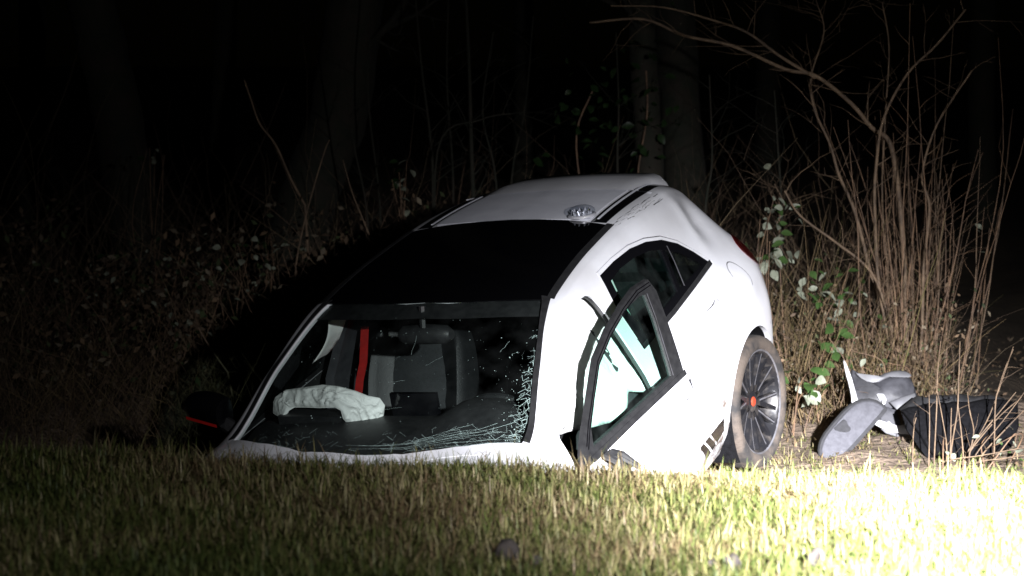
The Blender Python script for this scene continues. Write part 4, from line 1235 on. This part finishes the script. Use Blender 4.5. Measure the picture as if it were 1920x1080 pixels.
# bare saplings behind the car
k = 0
for pts, Y, r in (
    ([(776,-40),(790,120),(806,250),(812,345)], 14.2, .012), ([(842,-40),(838,150),(850,350)], 14.6, .010), ([(872,-40),(880,130),(886,330)], 14.0, .018),
    ([(702,-40),(690,170),(712,380)], 14.4, .009), ([(925,60),(905,210),(930,340)], 14.1, .009), ([(1000,30),(985,200),(960,330)], 14.9, .008),
    ([(1155,60),(1160,200),(1158,330)], 14.3, .010), ([(640,60),(660,250),(690,420)], 14.0, .009), ([(985,210),(900,225),(820,285)], 13.9, .008), ([(1330,140),(1335,300),(1322,400)], 13.8, .010), ([(1452,170),(1458,270),(1466,420)], 13.6, .009)):
    rnd = random.Random(50 + k); P = [at(x, y, Y) for x, y in pts][::-1]
    root = Vector((P[0].x + rnd.uniform(-.05, .05), Y, gz(P[0].x, Y)))
    S = spline([root] + P, 6); e = empty('bare_sapling', root); tag(e, 'thin leafless sapling in the dark behind the car', 'sapling', 'leafless saplings behind the car')
    mb = MB(); mb.tube([s - root for s in S], [r*(1 - .6*i/len(S)) for i in range(len(S))], 6, False); mb.build('stem', M['bark'], e, True, None)
    mb = MB(); twigs(mb, [s - root for s in S], r*.7, rnd, 9, .45, 2); o = mb.build('twig', M['bark'], e, True, None); o['kind'] = 'stuff'
    k += 1

# the lone canes that catch the light beside the car
for pts, Y, r, lab in (
    ([(458,150),(470,185),(487,232),(517,272),(545,335),(572,385)], 13.4, .0085, 'long bent pale cane leaning over the dark bushes'),
    ([(553,548),(556,490),(570,420),(590,345),(610,280),(618,262)], 13.0, .0065, 'slender straw-coloured cane curving up past the bent one'),
    ([(643,300),(660,360),(678,405),(692,440)], 13.2, .0055, 'short pale cane slanting down behind the car roof'),
    ([(350,578),(372,615),(388,642),(408,672),(427,698)], 12.4, .0055, 'dry pale stick lying slantwise over the bramble bank')):
    P = [at(x, y, Y) for x, y in pts]; low = P[-1] if P[-1].z < P[0].z else P[0]
    S = spline(P, 6)
    if S[0].z < S[-1].z: S = S[::-1]
    g = Vector((S[-1].x + .05, Y, gz(S[-1].x + .05, Y))); S = S + ([g] if g.z < S[-1].z - .02 else [])
    V, F = tube([s - g for s in S], [r*(.5 + .5*i/len(S)) for i in range(len(S))], 6); o = mesh('dry_cane', V, F, M['bark_pale'], None, True, None); o.location = g; tag(o, lab, 'cane')

# ------------------------------------------------------------------ the big bare shrub on the bank
def shrub():
    rnd = random.Random(77); base = on_ground(1705, 735); Y0 = base.y
    e = empty('hazel_shrub', base); tag(e, 'tall many-stemmed leafless shrub above the torn bumper pieces', 'shrub')
    traced = [
        ([(1112,42),(1207,36),(1284,67),(1373,86),(1473,130),(1529,142),(1596,194),(1634,239),(1668,267),(1684,355),(1695,480),(1700,620)], .017, .1),
        ([(1145,11),(1245,14),(1340,39),(1401,61),(1462,105),(1529,146)], .009, .1),
        ([(1807,22),(1757,83),(1701,139),(1657,222),(1643,311),(1640,389),(1648,533),(1672,660)], .012, -.1),
        ([(1518,161),(1529,211),(1557,272),(1573,328),(1604,400),(1640,540),(1680,660)], .013, .05),
        ([(1473,361),(1501,405),(1568,455),(1634,511),(1668,600),(1690,680)], .011, -.15),
        ([(1818,139),(1757,233),(1729,328),(1743,389),(1732,500),(1728,640)], .011, -.05),
        ([(1452,345),(1470,385),(1456,420),(1462,330)][:3], .005, .2),
        ([(1655,10),(1667,90),(1660,220),(1654,380),(1668,560)], .007, .15),
        ([(1530,0),(1545,60),(1520,150),(1535,230)], .006, .2),
    ]
    for pts, r, dy in traced:
        P = [at(x, y, Y0 + dy) for x, y in pts]; S = spline(P, 5)[::-1]
        if pts[-1][1] > 500:
            b = Vector((base.x + rnd.gauss(0, .08), Y0 + rnd.gauss(0, .08), 0)); b.z = gz(b.x, b.y) - .02; S = spline([b, (b + S[0])/2 + Vector((0, 0, .03))] + S[::5] + [S[-1]], 5)
        S = [s - base for s in S]; n = len(S)
        V, F = tube(S, [r*1.15*(1 - .72*(i/n)) for i in range(n)], 7, False)
        st = mesh('stem', V, F, M['bark_pale'], e, True, None)
        mb = MB(); twigs(mb, S, r*.55, rnd, 12, .42, 2, .25); o = mb.build('twig', M['bark_pale'], st, True, None); o['kind'] = 'stuff'
    for k in range(85):
        bx = base.x + rnd.gauss(.02, .13); by = Y0 + rnd.gauss(.05, .16); b = Vector((bx, by, gz(bx, by) - .02))
        h = rnd.uniform(.45, 1.75) if k > 8 else rnd.uniform(1.6, 2.3)
        lean = (bx - base.x)*.7 + rnd.gauss(-.01, .10)
        P = walk(b, (lean, rnd.gauss(0, .12), 1), h, 10, .055, rnd, 0, .04); P = [p - base for p in P]
        r = rnd.uniform(.0025, .0062); V, F = tube(P, [r*(1 - .75*i/10) for i in range(11)], 6, False)
        st = mesh('stem', V, F, M['bark_brown'] if rnd.random() < .75 else M['bark_pale'], e, True, None)
        if k % 2 == 0:
            mb = MB(); twigs(mb, P, r*.7, rnd, 5, .3, 1, .4); o = mb.build('twig', M['bark_brown'], st, True, None); o['kind'] = 'stuff'
shrub()
# young shoots in front of the tipped box, and the fan of rods at its end
def shoots(label, rods, Y, seed, name='young_shrub'):
    rnd = random.Random(seed); b0 = Vector((at(rods[0][0][0], 860, Y).x, Y, 0)); b0.z = gz(b0.x, Y)
    e = empty(name, b0); tag(e, label, 'shrub')
    for pts in rods:
        S = [at(x, y, Y + rnd.uniform(-.05, .05)) for x, y in pts]; g = Vector((S[0].x, S[0].y, min(S[0].z, gz(S[0].x, S[0].y)) - .02)); S = spline([g] + S, 4); r = rnd.uniform(.0035, .0055)
        V, F = tube([s - b0 for s in S], [r*(1 - .6*i/len(S)) for i in range(len(S))], 5, False); st = mesh('stem', V, F, M['bark_pale'], e, True, None)
        mb = MB(); twigs(mb, [s - b0 for s in S], r*.7, rnd, 2, .12, 1); o = mb.build('twig', M['bark_pale'], st, True, None); o['kind'] = 'stuff'
YS = on_ground(1770, 866).y - .12
shoots('thin upright shoots standing in front of the black boot liner', [[(1742,850),(1743,790),(1742,740)], [(1752,855),(1756,770),(1758,700),(1764,640)], [(1775,835),(1768,790),(1758,735)], [(1782,850),(1783,800),(1784,765)], [(1784,840),(1795,770),(1798,700),(1800,640)], [(1806,850),(1800,790),(1792,730)], [(1818,850),(1826,810),(1818,770),(1814,735)], [(1712,830),(1714,800),(1718,783)]], YS, 91)
shoots('fan of slanting brown rods beside the black boot liner', [[(1812,850),(1860,790),(1905,735)], [(1818,848),(1870,785),(1915,745)], [(1830,852),(1880,790),(1925,730)], [(1820,845),(1850,790),(1870,740),(1900,650)], [(1866,765),(1872,730),(1885,690),(1900,655)], [(1840,855),(1890,800),(1930,760)]], YS + .1, 92)
shoots('two dry rods lying low along the edge of the bank', [[(1780,864),(1840,854),(1925,838)], [(1830,868),(1880,860),(1930,852)]], YS - .1, 93, 'fallen_rods')

# ------------------------------------------------------------------ bramble plants with leaves one by one
def bramble(px, py, rx, ry, Y, n, size, kinds, label, seed, stems=4, mt='bark_brown'):
    rnd = random.Random(seed); c = at(px, py, Y); g = Vector((c.x, Y, gz(c.x, Y)))
    e = empty('bramble_plant', g); tag(e, label, 'bramble', None)
    for k in range(stems):
        tip = at(px + rnd.uniform(-1.4, 1.4)*rx, py + rnd.uniform(-1.3, .6)*ry, Y + rnd.uniform(-.2, .2)) - g
        b = Vector((rnd.gauss(0, .08), rnd.gauss(0, .08), 0)); mid = (b + tip)/2 + Vector((rnd.gauss(0, .05), 0, rnd.uniform(.02, .12)))
        S = spline([b, mid, tip], 6); V, F = tube(S, [.004*(1 - .6*i/len(S)) for i in range(len(S))], 5, False); mesh('stem', V, F, M[mt], e, True, None)
    for k in range(n):
        p = at(px + rnd.gauss(0, rx*.7), py + rnd.gauss(0, ry*.7), Y + rnd.uniform(-.15, .15))
        p.z = max(p.z, gz(p.x, p.y) + .01)
        leaf(e, p - g, size*rnd.uniform(.6, 1.25), rnd, rnd.choice(kinds))
bramble(1455, 405, 26, 40, 12.7, 28, .060, ['pale', 'pale', 'green'], 'pale-leaved bramble rising behind the tail lamp of the car', 101)
bramble(1452, 475, 26, 26, 12.6, 22, .075, ['pale', 'pale', 'green'], 'bramble with broad pale leaves against the rear flank of the car', 102)
bramble(1550, 535, 48, 34, 12.5, 30, .068, ['green', 'green', 'pale'], 'mixed green and pale bramble low between the car and the tall shrub', 103)
bramble(1508, 722, 34, 26, 11.9, 20, .085, ['green', 'green', 'pale'], 'bright green bramble on the soil beside the rear wheel', 104)
bramble(1560, 650, 30, 30, 12.2, 20, .075, ['green', 'green', 'green'], 'green bramble just above the torn bumper tip', 105)
bramble(1640, 672, 42, 20, 12.3, 9, .055, ['pale', 'green'], 'few round pale leaves above the grey bumper liner', 106)
bramble(1782, 850, 8, 6, YS - .06, 2, .050, ['pale'], 'single round pale leaf low among the thin shoots', 107, 1)
bramble(1885, 830, 28, 22, YS, 11, .042, ['pale', 'pale', 'green'], 'small pale-leaved bramble at the end of the fallen rods', 108)
bramble(1590, 590, 55, 40, 12.7, 26, .060, ['green', 'green', 'pale'], 'dark green bramble in among the dry reeds', 109)
lefts = [(290, 290, 18, 12, 14.5, 5, .05, 'few pale leaves caught on the leaning mossy trunk'), (310, 480, 40, 35, 13.6, 18, .05, 'dim pale-leaved bramble under the leaning mossy trunk'),
         (395, 510, 45, 40, 13.3, 22, .05, 'pale bramble in the middle of the dark bank'), (470, 550, 40, 50, 13.0, 24, .05, 'pale bramble nearest the shadow of the car'),
         (350, 600, 60, 30, 12.9, 18, .045, 'low bramble around the slanting dry stick'), (560, 475, 22, 12, 13.3, 7, .06, 'pair of large pale leaves at the foot of the curving cane'),
         (755, 340, 22, 34, 13.8, 12, .06, 'large pale leaves close behind the car roof'), (205, 530, 60, 40, 13.8, 16, .045, 'dim bramble at the dark end of the bank'),
         (100, 560, 70, 60, 14.0, 12, .045, 'scarcely lit bramble far along the bank'), (480, 470, 30, 30, 13.6, 12, .045, 'small pale bramble above the long stick')]
for k, (px, py, rx, ry, Y, n, s, lab) in enumerate(lefts):
    bramble(px, py, rx, ry, Y, n, s, ['pale', 'pale', 'ivy'], lab, 120 + k, 5)
bramble(1845, 450, 14, 20, 13.4, 5, .05, ['pale'], 'lone pale leaves in the dark beyond the tall shrub', 140, 2)

# ------------------------------------------------------------------ undergrowth, dry grass, litter, turf
def stems_stuff(name, label, n, area, h, r, cols, seed, lean=.35, wob=.10, seg=6, gap=None, z_off=0.0):
    rnd = random.Random(seed); nr = np.random.default_rng(seed)
    VV = []; FF = []; CC = []; base = 0
    x0, x1, y0, y1 = area
    for k in range(n):
        x = rnd.uniform(x0, x1); y = rnd.uniform(y0, y1)
        if gap and gap(x, y): continue
        L = rnd.uniform(*h) * (1 if rnd.random() > .15 else 1.5)
        P = walk((x, y, gz(x, y) - .02 + z_off), (rnd.gauss(0, lean), rnd.gauss(0, lean), 1), L, seg, wob, rnd, .12)
        rr = rnd.uniform(*r); V, F = tube(P, [rr*(1 - .8*i/seg) for i in range(seg + 1)], 3, False)
        c = np.array(cols[rnd.randrange(len(cols))]) * rnd.uniform(.6, 1.25)
        VV += V; FF += [tuple(i + base for i in f) for f in F]; CC += [c]*len(V); base += len(V)
    o = big_mesh(name, np.array([tuple(v) for v in VV]), np.array(FF), M['straw'], None, True, np.array(CC))
    o['kind'] = 'stuff'; o['label'] = label
    return o
# keep the place of the car free of stems
def in_car(x, y):
    q = CARI @ Vector((x, y, gz(x, y) + .5)); return -1.0 < q.x < 3.9 and abs(q.y) < 1.05
BR = [(.16, .105, .07), (.11, .075, .05), (.20, .15, .09)]
STRAW = [(.24, .17, .085), (.16, .11, .055), (.12, .08, .045), (.10, .085, .03)]
stems_stuff('dry_reeds', 'dry straw-coloured reeds between the car and the shrub', 360, (1.3, 2.05, 12.1, 13.4), (.25, .85), (.0016, .0040), STRAW, 201, .24, .10, 6, in_car)
stems_stuff('tangled_undergrowth', 'tangle of thin brown twigs over the far bank', 1900, (-5.5, 2.4, 12.3, 16.0), (.35, 1.3), (.0014, .0038), BR, 202, .5, .16, 7, in_car)
stems_stuff('dry_undergrowth', 'low dead stems at the foot of the shrub', 420, (1.6, 2.5, 12.0, 13.0), (.15, .65), (.0012, .003), BR + STRAW, 203, .45, .16, 6, in_car)
stems_stuff('dead_grass', 'long dead grass hanging over the dark bank', 4200, (-4.5, .2, 11.0, 13.4), (.18, .50), (.0010, .0024), STRAW + BR, 204, .6, .14, 5, in_car)

def withered(name, label, n, area, zr, seed, pal, size=(.010, .028)):
    rnd = np.random.default_rng(seed); x0, x1, y0, y1 = area
    nc = n//14; cx = rnd.uniform(x0, x1, nc); cy = rnd.uniform(y0, y1, nc); cz = zr[0] + (zr[1]-zr[0])*rnd.random(nc)**1.5
    pk = rnd.integers(0, nc, n); x = cx[pk] + rnd.normal(0, .07, n); y = cy[pk] + rnd.normal(0, .07, n); h = np.abs(cz[pk] + rnd.normal(0, .07, n))
    keep = np.array([not in_car(a, b) for a, b in zip(x, y)]); x, y, h = x[keep], y[keep], h[keep]; n = len(x)
    c = np.stack([x, y, ground_z(x, y) + h + .01], 1); s = rnd.uniform(*size, n)[:, None]
    u = rnd.normal(size=(n, 3)); u /= np.linalg.norm(u, axis=1, keepdims=True); v = np.cross(u, rnd.normal(size=(n, 3))); v /= np.linalg.norm(v, axis=1, keepdims=True); w = np.cross(u, v)
    V = np.stack([c - u*s, c - v*s*.5 + w*s*.2, c + u*s, c + v*s*.5 + w*s*.2], 1)
    C = np.repeat(np.array(pal)[rnd.integers(0, len(pal), n)]*rnd.uniform(.5, 1.2, (n, 1)), 4, 0)
    o = big_mesh(name, V.reshape(-1, 3), np.arange(4*n).reshape(n, 4), M['litter'], None, False, C); o['kind'] = 'stuff'; o['label'] = label
WP = [(.13, .085, .05), (.08, .052, .03), (.16, .13, .09), (.04, .055, .02), (.06, .04, .025)]
withered('withered_leaves', 'withered brown leaves caught in the dark bank', 6000, (-4.8, -.1, 12.2, 14.8), (.02, .75), 301, WP, (.014, .034))
withered('withered_undergrowth', 'withered leaves among the reeds and stems', 1800, (1.3, 2.6, 12.2, 13.4), (.0, .55), 302, WP, (.008, .020))
def litter():
    rnd = np.random.default_rng(9); n = 5200
    x = rnd.uniform(-4.5, 4.5, n); y = 10.0 + rnd.random(n)**.8 * 6
    keep = np.array([not in_car(a, b) for a, b in zip(x, y)]); x = x[keep]; y = y[keep]; n = len(x)
    z = ground_z(x, y) + .012; a = rnd.uniform(0, 6.28, n); s = rnd.uniform(.006, .020, n); tl = rnd.normal(0, .45, (n, 2))
    V = np.zeros((n, 4, 3))
    for k, (u, v) in enumerate(((-1, 0), (0, -.5), (1, 0), (0, .5))):
        du = u*np.cos(a) - v*np.sin(a); dv = u*np.sin(a) + v*np.cos(a)
        V[:, k, 0] = x + s*du; V[:, k, 1] = y + s*dv; V[:, k, 2] = z + s*(du*tl[:, 0] + dv*tl[:, 1]) + rnd.uniform(0, .008, n)
    pal = np.array([(.16, .105, .06), (.10, .065, .04), (.22, .17, .11), (.07, .05, .035)])
    C = np.repeat(pal[rnd.integers(0, 4, n)] * rnd.uniform(.6, 1.2, (n, 1)), 4, 0)
    o = big_mesh('leaf_litter', V.reshape(-1, 3), np.arange(4*n).reshape(n, 4), M['litter'], None, False, C); o['kind'] = 'stuff'; o['label'] = 'dead leaves scattered over the soil bank'
litter()

def turf(name, label, n, area, hmin, hmax, seed, width=.0021, lipfade=True):
    r = np.random.default_rng(seed); x0, x1, y0, y1 = area
    x = r.uniform(x0, x1, n); y = r.uniform(y0, y1, n)
    def nz(x, y, s, o): return np.sin(x*s + 1.7*np.sin(y*s*.8 + o) + o)*np.cos(y*s*1.1 + 1.3*np.sin(x*s*.7) + 2*o)
    # clumps: pull blades towards random tuft centres
    cxn = r.uniform(x0, x1, n//28); cyn = r.uniform(y0, y1, n//28); pick = r.integers(0, len(cxn), n); tuft = r.random(n) < .55
    x = np.where(tuft, cxn[pick] + r.normal(0, .022, n), x); y = np.where(tuft, cyn[pick] + r.normal(0, .022, n), y)
    pat = .5 + .35*nz(x, y, 2.1, .4) + .25*nz(x, y, 5.3, 1.9)
    th = r.uniform(.75, 1.3, len(cxn))
    L = r.uniform(hmin, hmax, n) * np.where(tuft, th[pick], 1) * (.75 + .5*np.clip(pat, 0, 1))
    a = r.uniform(0, 2*np.pi, n); lean = np.abs(r.normal(.95, .5, n)); lean = np.where(r.random(n) < .25, lean + .5, lean)
    dx, dy = np.cos(a), np.sin(a); w = r.uniform(.6, 1.4, n)*width
    z = ground_z(x, y) - .006
    sx, sy = -dy*w, dx*w
    V = np.zeros((n, 7, 3)); ts = (0, .4, .75, 1.0)
    for i, t in enumerate(ts):
        ang = lean*(.35 + .95*t); hz = L*t*np.cos(np.clip(ang, 0, 1.45)); hx = L*t*np.sin(np.clip(ang, 0, 1.45)); ww = (1, .85, .5, 0)[i]
        px = x + dx*hx; py = y + dy*hx; pz = z + hz
        if i < 3:
            V[:, 2*i] = np.stack([px - sx*ww, py - sy*ww, pz], 1); V[:, 2*i+1] = np.stack([px + sx*ww, py + sy*ww, pz], 1)
        else: V[:, 6] = np.stack([px, py, pz], 1)
    b = (np.arange(n)*7)[:, None]
    F = np.concatenate([b + np.array(t) for t in ((0,1,3), (0,3,2), (2,3,5), (2,5,4), (4,5,6))], 0)
    pal = np.array([(.115, .140, .038), (.175, .185, .058), (.27, .245, .105), (.38, .32, .18), (.21, .15, .08), (.080, .108, .028)])
    dry = np.clip(pat*.9 + .05 + r.normal(0, .28, n), 0, .999)
    k = np.select([dry < .22, dry < .42, dry < .58, dry < .78, dry < .92], [5, 0, 1, 2, 3], 4)
    C = pal[k]*r.uniform(.7, 1.25, (n, 1))
    o = big_mesh(name, V.reshape(-1, 3), F, M['grass'], None, False, np.repeat(C, 7, 0)); o['kind'] = 'stuff'; o['label'] = label
turf('grass', 'short green and straw-coloured winter grass on the verge', 190000, (-2.6, 2.7, 5.3, 7.62), .028, .072, 41)
turf('grass_edge', 'longer grass hanging over the edge of the ditch', 15000, (-3.4, 3.6, 7.40, 7.72), .05, .115, 42)
turf('near_grass', 'grass of the verge towards the photographer', 40000, (-3.4, 3.6, 2.5, 5.3), .035, .085, 43, .004)
turf('bank_grass', 'sparse short grass on the soil bank', 5000, (1.2, 4.0, 9.6, 12.0), .02, .07, 44)
turf('tall_grass', 'stray taller dead blades standing out of the verge', 1500, (-2.6, 2.7, 5.6, 7.68), .08, .15, 45, .0018)
